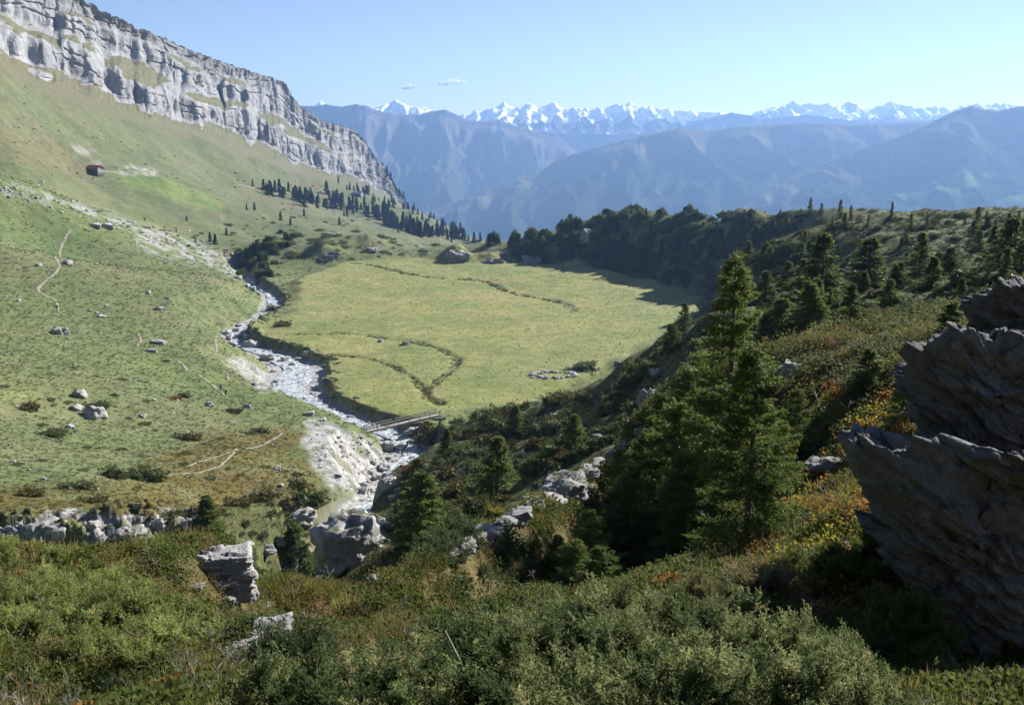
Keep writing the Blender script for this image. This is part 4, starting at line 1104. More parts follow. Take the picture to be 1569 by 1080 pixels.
# ruined ring of stones on the meadow
rx, ry, rz = hit1(848, 575)
ruin = add('stone_ruin', None, loc=(rx, ry, rz), label='low ring of tumbled grey stones left of a dark bush on the meadow', cat='ruin')
for k in range(70):
    a = random.uniform(0, 6.28); rr_ = random.gauss(1, 0.12)
    x = rr_ * 6.2 * math.cos(a); y = rr_ * 4.2 * math.sin(a)
    s = random.uniform(0.35, 0.8)
    add('stone', random.choice(BOULD_W), None, ruin, loc=(x, y, float(Hs(rx + x, ry + y)) - rz + s * 0.2), rot=(random.uniform(-.4, .4), random.uniform(-.4, .4), random.uniform(0, 6.3)), scale=s)
# ------------------------------------------------------------------ foliage pieces
def diamonds(B, D, L, W, rng):
    """leaf or needle faces: base points B, unit directions D, lengths L, widths W"""
    n = len(B)
    r = rng.normal(size=(n, 3)); s = np.cross(D, r); s /= np.linalg.norm(s, axis=1, keepdims=True) + 1e-9
    m = B + D * (L * 0.45)[:, None]
    v = np.stack([B, m + s * W[:, None], B + D * L[:, None], m - s * W[:, None]], 1).reshape(-1, 3)
    f = np.arange(4 * n).reshape(-1, 4)
    return v, f

def unit(v): return v / (np.linalg.norm(v, axis=-1, keepdims=True) + 1e-9)

def spruce_crown(H, R, seed, z0=0.06, per=6, dz=0.25, tw=0.08, need=5, nl=0.12, nw=0.018, pw=0.85, thin=0.0, gap=None, oneside=0.0):
    rng = np.random.default_rng(seed)
    B, D, L, W = [], [], [], []
    z = z0 * H
    while z < H * 0.985:
        fr = z / H
        env = R * (1 - fr) ** pw * (0.92 + 0.12 * math.sin(fr * 23 + seed)) + 0.04 * R
        for k in range(per):
            if rng.random() < thin: continue
            az = rng.uniform(0, 6.283); Lb = env * rng.uniform(0.55, 1.10)
            if oneside: Lb *= 1 - oneside * max(0, math.cos(az - 2.5))
            zz = z + rng.uniform(-0.5, 0.5) * dz
            n = max(3, int(Lb / tw))
            t = (np.arange(n) + rng.random(n)) / n
            t = t ** 0.8
            o = np.array((math.cos(az), math.sin(az), 0)); sd = np.array((-o[1], o[0], 0))
            lift = 0.35 * (fr - 0.25)                      # upper branches rise, lower ones droop
            hz = Lb * (lift * t - 0.32 * (1 - fr) * t ** 1.6 + 0.16 * t ** 3)
            bp = o[None] * (t * Lb)[:, None]; bp[:, 2] = zz + hz
            for sgn in (-1, 1, 0):
                tl = (0.38 * Lb * (1 - t) + 0.10 * R * (0.6 + 0.4 * (1 - fr))) * rng.uniform(0.6, 1.1, n)
                if sgn == 0: tl *= 0.6
                td = unit(o[None] * 0.75 + sd[None] * sgn * rng.uniform(0.5, 1.1, n)[:, None] + np.array((0, 0, 1))[None] * rng.uniform(-0.38, 0.05, n)[:, None] - (np.array((0, 0, 0.55)) if sgn == 0 else 0))
                m = max(2, need)
                u = rng.random((n, m)) ** 0.8
                bb = bp[:, None] + td[:, None] * (u * tl[:, None])[..., None]
                dd = unit(td[:, None] + rng.normal(size=(n, m, 3)) * 0.42)
                B.append(bb.reshape(-1, 3)); D.append(dd.reshape(-1, 3))
                L.append(rng.uniform(0.6, 1.2, n * m) * nl); W.append(rng.uniform(0.7, 1.2, n * m) * nw)
        z += dz * (1.0 - 0.45 * fr)
    # leader
    n = 30; u = rng.random(n)
    B.append(np.stack([np.zeros(n), np.zeros(n), H * (0.95 + 0.06 * u)], 1)); D.append(unit(rng.normal(size=(n, 3)) * 0.7 + np.array((0, 0, 1.2)))); L.append(np.full(n, nl)); W.append(np.full(n, nw))
    v, f = diamonds(np.concatenate(B), np.concatenate(D), np.concatenate(L), np.concatenate(W), rng)
    return mesh_np('crown', v, f, False)

def trunk_mesh(H, r0, seed, segs=10, dead=0, zdead=(0.1, 0.5), Ld=0.8, sink=0.6):
    rng = np.random.default_rng(seed)
    V, Fc = [], []
    def tube(pts, rad, k=7):
        pts = np.array(pts); b = len(V) and sum(len(x) for x in V)
        a = np.linspace(0, 2 * math.pi, k, endpoint=False)
        d = unit(np.gradient(pts, axis=0))
        up = np.array((0.3, 0.9, 0.1)); s = unit(np.cross(d, up)); q = np.cross(d, s)
        ring = pts[:, None] + (np.cos(a)[None, :, None] * s[:, None] + np.sin(a)[None, :, None] * q[:, None]) * np.array(rad)[:, None, None]
        n = len(pts); V.append(ring.reshape(-1, 3))
        for i in range(n - 1):
            for j in range(k):
                Fc.append((b + i * k + j, b + i * k + (j + 1) % k, b + (i + 1) * k + (j + 1) % k, b + (i + 1) * k + j))
    z = np.linspace(-sink, H * 0.97, segs)
    wob = 0.02 * H * np.stack([np.sin(z * 0.7 + seed), np.cos(z * 0.5 + seed)], 1) * 0.3
    tube(np.stack([wob[:, 0], wob[:, 1], z], 1), r0 * (1 - np.clip(z, 0, H) / H) ** 0.8 + 0.008)
    for i in range(dead):
        zz = H * rng.uniform(*zdead); az = rng.uniform(0, 6.28); l = Ld * rng.uniform(0.4, 1)
        t = np.linspace(0, 1, 4)
        tube(np.stack([np.cos(az) * t * l, np.sin(az) * t * l, zz - 0.25 * l * t ** 1.5 + rng.normal(size=4) * 0.02], 1), 0.012 * (1 - t) + 0.004, 4)
    return mesh_np('trunk', np.concatenate(V), np.array(Fc), True)

M_spruce = mat_leaf('spruce_needles', (0.062, 0.090, 0.020), (0.160, 0.195, 0.044), (0.23, 0.26, 0.065), trans=0.45)
M_spruce_far = mat_leaf('far_spruce_needles', (0.020, 0.034, 0.012), (0.045, 0.066, 0.020), trans=0.15)
M_pine = mat_leaf('dwarf_pine_needles', (0.045, 0.066, 0.017), (0.115, 0.145, 0.036), trans=0.42)
M_bark = mat_plain('bark', (0.13, 0.11, 0.095), 0.95, 0.4, 14)

def tree(name, crown, trunk, x, y, z, s, yaw, label, group=None, sx=1.0):
    t = add(name, None, loc=(x, y, z), rot=(0, 0, yaw), scale=(s * sx, s * sx, s), label=label, cat='tree', group=group)
    add('crown', crown, M_spruce, t)
    if trunk: add('trunk', trunk, M_bark, t)
    return t

# prototypes (unit height crowns are scaled to each tree)
HERO = spruce_crown(8.0, 2.35, 1, 0.05, 7, 0.27, 0.055, 6, 0.12, 0.016, 0.92, 0.18)
HERO_T = trunk_mesh(8.0, 0.13, 1)
HERO2 = spruce_crown(5.0, 1.75, 2, 0.10, 6, 0.19, 0.05, 6, 0.10, 0.014, 0.72, 0.12)
HERO2_T = trunk_mesh(5.0, 0.075, 2, 10, 60, (0.05, 0.55), 0.75)
MID = [spruce_crown(6.0, (1.55, 1.9, 1.3, 1.7)[i], 10 + i, 0.03, 6, 0.30, 0.15, 4, 0.24, 0.045, (0.8, 0.7, 0.9, 0.75)[i]) for i in range(4)]
MID_T = trunk_mesh(6.0, 0.12, 5, 7)
FAR = []
for i in range(3):
    m = spruce_crown(10.0, (2.2, 1.8, 2.6)[i], 30 + i, 0.02, 6, 0.75, 0.42, 3, 0.8, 0.17, 0.85); m.materials.append(M_spruce_far); FAR.append(m)

def spruce_px(px, py, hpx, label, group=None, protos=MID, H=6.0, trunk=MID_T, i=None, sx=1.0, ymin=3.0):
    """spruce with its foot at (px, py), hpx photograph pixels tall"""
    x, y, z, ok = hit(px, py, ymin)
    if not ok[0]: return None
    x, y, z = float(x[0]), float(y[0]), float(z[0])
    s = hpx * y / F / 0.97 / H
    return tree('spruce_tree', protos[random.randrange(len(protos)) if i is None else i], trunk, x, y, z - 0.15 * s, s, random.uniform(0, 6.28), label, group, sx)

# the two spruces in the middle foreground
x, y, _ = P(1108, 820, 30); z = float(Hs(x, y)); top = P(1108, 384, 30)[2]
tree('spruce_tree', HERO, HERO_T, x, y, z - 0.2, (top - z + 0.2) / 8.0 / 1.0, 0.7, 'tallest spruce, dense and dark, standing in the middle of the right half')
x, y, _ = P(1140, 880, 20); z = float(Hs(x, y)); top = P(1140, 530, 20)[2]
sparse = tree('spruce_tree', HERO2, trunk_mesh(5.0, 0.085, 2), x, y, z - 0.1, (top - z + 0.1) / 5.0, 2.1, 'lighter sparse spruce with a bare trunk in front of the tallest spruce')
for k in range(22):
    zz, a, l = 5.0 * random.uniform(0.06, 0.55), random.uniform(0, 6.28), random.uniform(0.4, 0.95)
    t_ = np.linspace(0, 1, 5); V = []
    for q in t_:
        c0 = np.array((math.cos(a) * q * l, math.sin(a) * q * l, zz - 0.25 * l * q ** 1.5 + random.gauss(0, 0.02))); rr_ = 0.013 * (1 - q) + 0.004
        V += [c0 + rr_ * np.array((-math.sin(a) * math.cos(w), math.cos(a) * math.cos(w), math.sin(w))) for w in (0, 2.09, 4.19)]
    add('dead_branch', mesh_np('dead_branch', np.array(V), np.array([(i * 3 + j, i * 3 + (j + 1) % 3, i * 3 + 3 + (j + 1) % 3, i * 3 + 3 + j) for i in range(4) for j in range(3)]), True), M_bark, [c for c in sparse.children if c.name.startswith('trunk')][0])
# spruces round the tall one; those down in the hollow are added for shade
for (px, Y, tp, sx, lb) in ((1032, 33, 610, 1.25, 'dark spruce leaning out left of the tallest spruce'), (1000, 34, 655, 1.35, 'lower dark spruce at the upper rim of the shaded hollow'), (1058, 38, 560, 1.3, 'dark spruce behind the left flank of the tallest spruce'), (1018, 40, 600, 1.3, 'dark spruce on the upper end of the rocky spur'), (905, 27, 775, 1.5, 'low spruce added to darken the middle of the hollow'), (855, 25, 815, 1.5, 'low spruce added for shade below the large spur slab'), (955, 31, 725, 1.4, 'spruce added to darken the right rim of the hollow'), (925, 22.5, 830, 1.6, 'young spruce added to darken the front of the hollow'), (800, 24.3, 828, 1.7, 'low spruce added for shade below the middle of the rocky spine'), (755, 22.6, 850, 1.7, 'low spruce added for shade below the lower slabs of the spine'), (700, 20.6, 872, 1.7, 'low spruce added for shade at the foot of the rocky spine'), (880, 24, 822, 1.5, 'second young spruce added for shade at the front of the hollow'), (1050, 29, 690, 1.2, 'dark spruce pressed against the left side of the tallest spruce'), (1195, 24, 640, 1.1, 'short spruce behind the sparse spruce'), (950, 17, 868, 1.3, 'low young spruce catching light in the deep shade'), (1130, 33, 520, 1.0, 'dark spruce standing close behind the tallest spruce'), (1215, 30, 590, 1.1, 'dark spruce right of the tallest spruce before the bilberry bank')):
    x, y, _ = P(px, 700, Y); z = float(Hs(x, y)); h = P(px, tp, Y)[2] - z
    tree('spruce_tree', HERO2, HERO2_T, x, y, z - 0.1, h / 5.0, random.uniform(0, 6), lb, None, sx)
# spruces of the gully and the right hill
SPR = [(650, 835, 118, 1.15, 'tall spruce in the gully below the bridge'), (627, 830, 60, 1.1, 'short spruce at the left foot of the tall gully spruce'), (762, 765, 100, 1.1, 'dark slender spruce in the gully near the yellow shrub'), (455, 888, 92, 1.2, 'spruce in the ravine beside the pale layered block'), (320, 826, 70, 1.5, 'bushy light spruce in front of the rock band'), (790, 668, 46, 1.2, 'young spruce left of the hikers path'), (685, 708, 52, 1.2, 'young spruce near the stream below the bridge'), (640, 740, 40, 1.2, 'small spruce on the right stream bank'), (880, 680, 46, 1.5, 'low spruce right of the hikers path'),
       (1258, 455, 92, 1.1, 'tall spruce on the right hill, left of the broad spruce'), (1330, 441, 72, 1.5, 'broad dense spruce standing on the right hill'), (1237, 512, 78, 1.0, 'slender spruce pair member below the tall hill spruce'), (1248, 500, 70, 0.9, 'slim spruce behind the slender one on the right hill'), (1302, 500, 62, 0.95, 'thin spruce alone among tussocks'), (1428, 440, 44, 1.7, 'squat dark spruce with a long shadow on the tussock slope'), (1172, 465, 48, 1.4, 'bushy spruce right behind the tallest spruce'), (1196, 520, 60, 1.5, 'wide low spruce right of the tallest spruce'), (1170, 528, 46, 1.1, 'short spruce touching the right side of the tallest spruce'),
       (1408, 420, 60, 1.0, 'dark spruce behind the squat spruce'), (1378, 440, 36, 1.1, 'small spruce right of the broad hill spruce'), (1455, 415, 34, 1.5, 'short spruce on the slope above the outcrop'), (1547, 400, 60, 1.3, 'dark spruce at the right edge of the hill'), (1520, 400, 50, 1.0, 'slim dark spruce beside the right edge spruce'), (1566, 385, 48, 1.1, 'spruce cut by the right edge'), (1328, 600, 66, 1.2, 'light green spruce above the bilberry bank'), (1380, 655, 90, 1.0, 'light green spruce just left of the dark outcrop'), (1455, 525, 60, 1.4, 'yellow green young spruce above the outcrop'),
       (1048, 505, 40, 1.0, 'slim spruce at the right corner of the meadow'), (1028, 540, 42, 1.3, 'dark spruce on the crest left of the tallest spruce'), (1005, 555, 26, 1.0, 'tiny spruce on the crest beside the meadow'), (1362, 470, 40, 1.2, 'small spruce in the middle of the tussock slope'), (1490, 380, 40, 1.1, 'spruce below the ridge near the right edge')]
for px, py, h, sx, lb in SPR:
    spruce_px(px, py, h * 1.05, lb, None, sx=sx * 1.5, ymin=12)
SKY_T = [(1241, 330, 26), (1258, 330, 18), (1287, 335, 28), (1303, 338, 22), (1366, 332, 22), (1140, 340, 18), (1152, 342, 14), (1330, 345, 16), (1478, 345, 16), (1497, 348, 30), (1510, 348, 24), (1050, 335, 14), (1195, 335, 14), (1420, 345, 14), (1560, 345, 22), (1545, 348, 20), (1395, 352, 24), (1275, 350, 18), (1215, 350, 16)]
ORD = 'first second third fourth fifth sixth seventh eighth ninth tenth eleventh twelfth thirteenth fourteenth fifteenth sixteenth seventeenth eighteenth nineteenth'.split()
for k, (px, py, h) in enumerate(sorted(SKY_T)):
    spruce_px(px, py, h, ORD[k] + ' small dark spruce from the left along the right ridge skyline', 'spruces on the right ridge', ymin=100)
n = 0
while n < 46:
    px, py = random.uniform(1120, 1569), random.uniform(345, 470)
    if pn(px / 60, py / 30, 95) < random.uniform(-0.2, 0.3): continue
    spruce_px(px, py, random.uniform(16, 40) * (0.6 + (py - 340) / 130), 'spruce growing among others on the dark right hillside', 'spruces of the right hillside', ymin=60, sx=random.uniform(1.5, 2.1)); n += 1
for k in range(12):      # young spruces standing out of the pines of the dark mound
    px = random.uniform(900, 1180); t_ = random.random(); py = 330 + t_ * 75
    if py < 345 and px < 930: continue
    spruce_px(px, py, random.uniform(12, 26), 'slim dark spruce standing out of the dwarf pines on the mound', 'spruces of the dark mound', FAR, 10.0, None, ymin=330, sx=random.uniform(0.9, 1.3))
# far spruces below the cliff: single small trees
bag_f = []
def far_px(px, py, hpx, label, group, bag=None):
    x, y, z, ok = hit(px, py, 250)
    if not ok[0]: return
    x, y, z = float(x[0]), float(y[0]), float(z[0])
    s = hpx * y / F / 10.0
    if bag is not None: bag.append((random.choice(FAR), Matrix.LocRotScale(Vector((x, y, z - 0.3)), Euler((0, 0, random.uniform(0, 6.3))), Vector((s, s, s))))); return
    add('spruce_tree', random.choice(FAR), loc=(x, y, z - 0.3), rot=(0, 0, random.uniform(0, 6.3)), scale=(s * random.uniform(0.9, 1.25), s, s), label=label, cat='tree', group=group)
ROWS = [((408, 290), (430, 298), 12, 16), ((430, 298), (485, 312), 26, 16), ((490, 318), (560, 325), 14, 14), ((500, 305), (600, 335), 22, 16), ((560, 328), (650, 360), 44, 16), ((600, 345), (700, 366), 44, 15), ((560, 300), (740, 362), 60, 10), ((500, 280), (570, 300), 12, 9), ((640, 352), (735, 368), 30, 14)]
for a, b, k, h in ROWS:
    for i in range(k):
        t_ = random.random()
        far_px(a[0] + (b[0] - a[0]) * t_ + random.gauss(0, 4), a[1] + (b[1] - a[1]) * t_ + random.gauss(0, 4), h * random.uniform(0.6, 1.25), 'small dark spruce in the loose wood below the cliff', 'spruces below the cliff', bag_f if h <= 10 or i % 4 == 3 else None)
for px, py, h in ((387, 278 + 8, 11), (378, 322, 10), (390, 322, 12), (322, 370, 14), (330, 374, 16), (347, 360, 12), (286, 338, 8), (430, 338, 14), (445, 345, 12), (466, 332, 12), (520, 345, 12), (300, 372, 8), (270, 355, 7), (222, 338, 6)):
    far_px(px, py, h, 'single small spruce on the open slope below the cliff', 'single spruces of the open slope')
for k, (px, py, h) in enumerate(((583, 252, 14), (590, 258, 14), (596, 264, 12), (610, 288, 10), (616, 292, 10))):
    x, y, z = P(px, py + 10, 2000); s = h * y / F / 10
    add('spruce_tree', FAR[0], loc=(x, y + 30, z - 4), scale=s, label=ORD[k] + ' tiny tree from the top on the edge of the far cliff nose', cat='tree', group='trees on the cliff nose')

# ------------------------------------------------------------------ bushes
def bush_mesh(seed, n=1100, flat=0.55, leaf=0.10, lump=0.35, up=0.5, w=0.4, jag=0.25, core=True):
    rng = np.random.default_rng(seed)
    d = unit(rng.normal(size=(n, 3))); d[:, 2] = np.abs(d[:, 2]) * 0.95 + 0.02; d = unit(d)
    r = 1 + lump * fbm3(d * 2.3 + seed, 3, seed) * 1.4
    r *= 1 - jag * rng.random(n) ** 1.6
    p = d * r[:, None]; p[:, 2] *= flat
    D = unit(d * 0.8 + rng.normal(size=(n, 3)) * 0.55 + np.array((0, 0, up)))
    v, f = diamonds(p - D * leaf * 0.5, D, rng.uniform(0.6, 1.3, n) * leaf, rng.uniform(0.7, 1.3, n) * leaf * w, rng)
    if not core: return mesh_np('bush', v, f, False)
    # inner core, added to block light between the leaves
    iv, jf = ico(3)
    iv = iv.copy(); rr = 0.80 * (1 + lump * fbm3(iv * 2.3 + seed, 3, seed) * 1.4)
    iv = iv * rr[:, None]; iv[:, 2] = np.clip(iv[:, 2], -0.15, 9) * flat
    m = len(v)
    fq = np.concatenate([f, np.stack([jf[:, 0], jf[:, 1], jf[:, 2], jf[:, 2]], 1) + m])
    me = bpy.data.meshes.new('bush')
    V = np.concatenate([v, iv])
    me.from_pydata(V.tolist(), [], f.tolist() + (jf + m).tolist()); me.update()
    return me

M_jun = mat_leaf('juniper_leaves', (0.060, 0.078, 0.028), (0.125, 0.138, 0.046), (0.16, 0.165, 0.06), trans=0.25)
M_bro = mat_leaf('heath_leaves', (0.085, 0.070, 0.022), (0.13, 0.105, 0.032), (0.10, 0.11, 0.03), trans=0.15)
M_red = mat_leaf('autumn_leaves', (0.16, 0.055, 0.022), (0.15, 0.095, 0.026), (0.10, 0.11, 0.03), trans=0.25)
M_yel = mat_leaf('yellow_leaves', (0.22, 0.19, 0.03), (0.16, 0.17, 0.03), (0.26, 0.24, 0.05), trans=0.3)
BUSH = {}
for key, mt, sds in (('jun', M_jun, (1, 2, 3)), ('bro', M_bro, (4, 5)), ('red', M_red, (6,)), ('yel', M_yel, (7,))):
    BUSH[key] = []
    for sd in sds:
        m = bush_mesh(600 + sd, 1500, 0.5 + 0.1 * (sd % 3), 0.12, 0.75, 0.5, 0.4); m.materials.append(mt); BUSH[key].append(m)
PINE = []
for sd in (1, 2, 3):
    m = bush_mesh(640 + sd, 1700, 0.85, 0.42, 0.6, 2.4, 0.11, 0.45); m.materials.append(M_pine); PINE.append(m)

def pine_clump(seed):
    """several pointed leaders rising from one sprawling pine"""
    r = np.random.default_rng(seed); V, Fc, b = [], [], 0
    for k in range(6):
        h = r.uniform(0.7, 1.35) if k else 1.45
        m = spruce_crown(h, 0.52, seed * 10 + k, 0.0, 5, 0.17, 0.12, 2, 0.24, 0.03, 0.55)
        n = len(m.vertices); co = np.empty(n * 3, np.float32); m.vertices.foreach_get('co', co); co = co.reshape(-1, 3)
        a = r.uniform(0, 6.28); q = 0.62 * math.sqrt(r.random()) if k else 0
        V.append(co + np.array((q * math.cos(a), q * math.sin(a), -0.05))); Fc.append(np.arange(n).reshape(-1, 4) + b); b += n
        bpy.data.meshes.remove(m)
    m = mesh_np('dwarf_pine', np.concatenate(V), np.concatenate(Fc), False); m.materials.append(M_pine); return m
PINE = [pine_clump(3), pine_clump(4), PINE[0], PINE[1]]
def bush_px(px, py, wpx, label, key='jun', group=None, hs=1.0, ymin=3.0, name='bush', cat='bush', meshes=None, bag=None):
    x, y, z, ok = hit(px, py, ymin)
    if not ok[0]: return None
    x, y, z = float(x[0]), float(y[0]), float(z[0])
    s = wpx * y / F / 2.0
    if bag is not None:
        bag.append((random.choice(LOBUSH), Matrix.LocRotScale(Vector((x, y + s * 0.5, z - 0.12 * s)), Euler((0, 0, random.uniform(0, 6.3))), Vector((s, s, s * hs))))); return None
    m = random.choice(meshes or BUSH[key])
    return add(name, m, loc=(x, y + s * 0.5, z - 0.2 * s), rot=(0, 0, random.uniform(0, 6.3)), scale=(s, s * random.uniform(0.8, 1.1), s * hs), label=label, cat=cat, group=group)

for px, py, w, key, hs, lb in ((70, 668, 52, 'jun', 0.7, 'flat dark juniper bush on the lower left slope'), (141, 625, 40, 'jun', 0.9, 'round juniper right behind the large white boulder'), (36, 626, 40, 'bro', 0.8, 'brownish dome shaped bush near the left edge'), (215, 735, 62, 'jun', 1.0, 'large green juniper with a dark hollow on its left side'), (172, 732, 40, 'jun', 1.1, 'dark juniper left of the white slanting rock'), (285, 675, 46, 'bro', 0.9, 'brown and green bush at the edge of the heath'), (110, 750, 56, 'jun', 0.6, 'low wide juniper above the rock band'), (38, 760, 50, 'bro', 0.8, 'brown heather mound above the left rock band'), (395, 663, 34, 'jun', 0.7, 'small dark juniper beside the heath path'), (280, 608, 24, 'jun', 0.8, 'little bush right of the reddish bush on the slope'), (263, 612, 30, 'red', 0.6, 'small reddish brown bush on the left slope'), (355, 632, 30, 'bro', 0.7, 'brown tuft of shrub below the two slope hikers'),
                               (250, 552 + 2, 14, 'jun', 0.8, 'little dark bush beside the white slope boulder'), (172, 606, 14, 'jun', 0.9, 'single dark tuft right of the boulder group'), (470, 770, 60, 'jun', 0.9, 'dark green juniper patch on the slope above the crag'), (450, 745, 40, 'jun', 0.8, 'green juniper left of the bare gravel bank'), (345, 345, 20, 'jun', 0.6, 'dark juniper far up beside the gorge'), (140, 770, 40, 'bro', 0.7, 'rusty heather mound in the middle of the rock band'), (260, 795, 40, 'jun', 0.9, 'green juniper growing out of the rock band'), (330, 850, 44, 'jun', 1.0, 'leafy green shrub beside the bushy light spruce'), (400, 760, 50, 'bro', 0.7, 'brownish heath mound above the ravine'), (360, 775, 50, 'bro', 0.7, 'rusty shrub patch right of the bushy light spruce'), (440, 800, 40, 'jun', 0.9, 'dark shrub above the pale rounded boulder'),
                               (895, 567, 52, 'jun', 0.9, 'dark rounded bush on the meadow beside the stone ruin'), (755, 790, 56, 'yel', 1.0, 'yellow leaved shrub behind the spur'), (735, 640, 36, 'jun', 1.2, 'dark rounded juniper at the near edge of the meadow'), (803, 628, 26, 'jun', 1.2, 'small dark juniper above the hikers path'), (720, 700, 76, 'jun', 0.9, 'wide olive juniper mound in the gully'), (645, 720, 60, 'red', 0.9, 'reddish bush on the right stream bank'), (690, 735, 60, 'bro', 0.9, 'brown green mound near the tall gully spruce'), (860, 700, 70, 'jun', 0.7, 'broad flat juniper above the spur slab'), (870, 655, 50, 'jun', 0.8, 'dark juniper right of the nearest hiker'), (1245, 555, 90, 'red', 0.8, 'reddish brown shrub right of the tallest spruce'), (1300, 560, 80, 'jun', 0.8, 'dense green shrub behind the bilberry bank'), (432, 500, 40, 'bro', 0.8, 'brown shrub on the cut bank of the upper bend'), (420, 478, 30, 'jun', 0.9, 'dark shrub hanging over the stream')):
    bush_px(px, py, w, lb, key, None, hs, ymin=10)
def bush_region(poly, n, wr, keys, label, group, ymin, meshes=None, hs=(0.6, 1.1), cat='bush', name='bush', persp=0.0, bag=None):
    xs = [p[0] for p in poly]; ys = [p[1] for p in poly]; k = 0; tries = 0
    while k < n and tries < n * 30:
        tries += 1
        px, py = random.uniform(min(xs), max(xs)), random.uniform(min(ys), max(ys))
        if not in_poly(np.array(px), np.array(py), poly): continue
        x, y, z = hit1(px, py, ymin)
        if samp(inm, np.array(x), np.array(y)) > 0.3 or samp(stream_m, np.array(x), np.array(y)) > 0.2: continue
        bush_px(px, py, random.uniform(*wr) * (1 + persp * (py - min(ys)) / (max(ys) - min(ys))), label, random.choice(keys) if keys else None, group, random.uniform(*hs), ymin, name, cat, meshes, bag); k += 1
M_hill = mat_leaf('hill_shrub_leaves', (0.055, 0.068, 0.024), (0.115, 0.115, 0.040), (0.13, 0.105, 0.045), trans=0.15)
bag_r = []; bag_p = []; bag_b = []; LOBUSH = []
for sd in (1, 2, 3): LOBUSH.append(bush_mesh(680 + sd, 420, 0.65, 0.22, 0.45, 0.8, 0.3, 0.3, core=False))
bush_region([(640, 690), (700, 650), (800, 630), (900, 600), (1000, 560), (1030, 600), (990, 650), (900, 700), (820, 760), (740, 800), (660, 830), (600, 840), (610, 790)], 110, (20, 60), ('jun', 'jun', 'bro'), 'olive green dwarf shrub in the gully right of the stream', 'shrubs of the gully', 50, hs=(0.8, 1.4))
bush_region([(1100, 470), (1200, 420), (1569, 380), (1569, 440), (1480, 450), (1300, 560), (1180, 560)], 75, (14, 46), ('jun', 'jun', 'bro'), 'dwarf shrub between tussocks of the near right hill', 'shrubs of the near right hill', 40, hs=(0.5, 0.9))
bush_region([(1080, 330), (1250, 318), (1569, 330), (1569, 400), (1300, 420), (1120, 450)], 210, (9, 24), None, 'dark dwarf pine on the far right hillside', None, 110, PINE, (0.6, 1.0), name='dwarf_pine', cat='pine', bag=bag_p)
bush_region([(880, 372), (905, 335), (935, 318), (965, 310), (1010, 318), (1100, 330), (1180, 330), (1120, 400), (1095, 445), (1000, 430), (920, 412), (885, 405)], 225, (13, 30), None, 'dark dwarf pine covering the shaded mound behind the meadow', 'dwarf pines of the dark mound', 300, PINE, (0.55, 1.0), name='dwarf_pine', cat='pine')
bush_region([(740, 372), (780, 352), (830, 350), (880, 345), (900, 380), (890, 408), (800, 400), (750, 395)], 46, (12, 34), None, 'dark dwarf pine along the far rim of the meadow', 'dwarf pines of the far rim', 300, PINE, (0.8, 1.2), name='dwarf_pine', cat='pine')
bush_region([(400, 385), (430, 355), (500, 350), (560, 358), (640, 375), (720, 380), (700, 398), (560, 396), (480, 405), (420, 430), (380, 425)], 62, (8, 20), ('jun', 'jun', 'bro'), 'small dark shrub on the rough ground beyond the meadow', 'shrubs beyond the meadow', 300, hs=(0.6, 1.0), bag=bag_b)
bush_region([(365, 425), (372, 395), (400, 365), (450, 350), (470, 362), (430, 385), (410, 430), (385, 440)], 36, (10, 24), None, 'dark dwarf pine above the shaded gorge', 'dwarf pines of the gorge', 300, PINE, (0.8, 1.2), name='dwarf_pine', cat='pine')
bush_region([(0, 560), (200, 560), (330, 640), (440, 690), (460, 760), (380, 800), (0, 790)], 80, (6, 22), ('jun', 'bro', 'bro'), 'low dark tuft of dwarf shrub on the lower left slope', 'low shrubs of the left slope', 60, hs=(0.35, 0.8), bag=bag_b)
bush_region([(120, 330), (330, 360), (400, 330), (560, 330), (620, 350), (480, 350), (350, 390), (220, 370)], 50, (4, 11), ('jun',), 'tiny dark shrub on the upper slope below the barn', 'shrubs of the upper slope', 300, hs=(0.6, 1.0), bag=bag_b)
bush_region([(420, 545), (470, 530), (500, 600), (560, 640), (640, 650), (640, 640), (560, 632), (500, 590), (490, 545), (440, 510)], 24, (6, 16), ('jun', 'bro'), 'small shrub on the cut bank of the stream', 'shrubs of the stream bank', 150, hs=(0.5, 0.9))

bush_region([(1080, 470), (1120, 400), (1250, 340), (1569, 345), (1569, 440), (1480, 450), (1300, 520), (1180, 560), (1060, 560)], 380, (5, 15), ('jun',), None, None, 40, hs=(0.5, 1.0), bag=bag_r, persp=1.2)
bush_region([(640, 690), (700, 650), (800, 630), (900, 600), (1000, 560), (1030, 600), (990, 650), (900, 700), (820, 760), (740, 800), (660, 830), (600, 840), (610, 790)], 160, (7, 18), ('jun',), None, None, 50, hs=(0.7, 1.2), bag=bag_r)
bush_region([(300, 790), (460, 725), (500, 755), (480, 840), (450, 900), (400, 880), (330, 830)], 60, (8, 26), ('jun',), None, None, 24, hs=(0.6, 1.1), bag=bag_r)
for k in range(170):      # tufts hanging over the cut bank of the stream
    i = random.randrange(4, len(STREAM) - 22); q = STREAM[i]; d_ = STREAM[i + 1] - STREAM[i]; l_ = math.hypot(d_[0], d_[1])
    o_ = q[3] + random.uniform(0.8, 4.0); x, y = q[0] - d_[1] / l_ * o_ + random.gauss(0, 1.2), q[1] + d_[0] / l_ * o_ + random.gauss(0, 1.2)
    s = random.uniform(0.3, 0.95); bag_r.append((random.choice(LOBUSH), Matrix.LocRotScale(Vector((x, y, float(Hs(x, y)) - 0.1)), Euler((0, 0, random.uniform(0, 6.3))), Vector((s * 1.3, s, s * 0.7)))))
join_bag(bag_r, 'heath_shrubs', M_hill, 'low heath shrubs between the tussocks of the right hill and gully', 'shrubs')
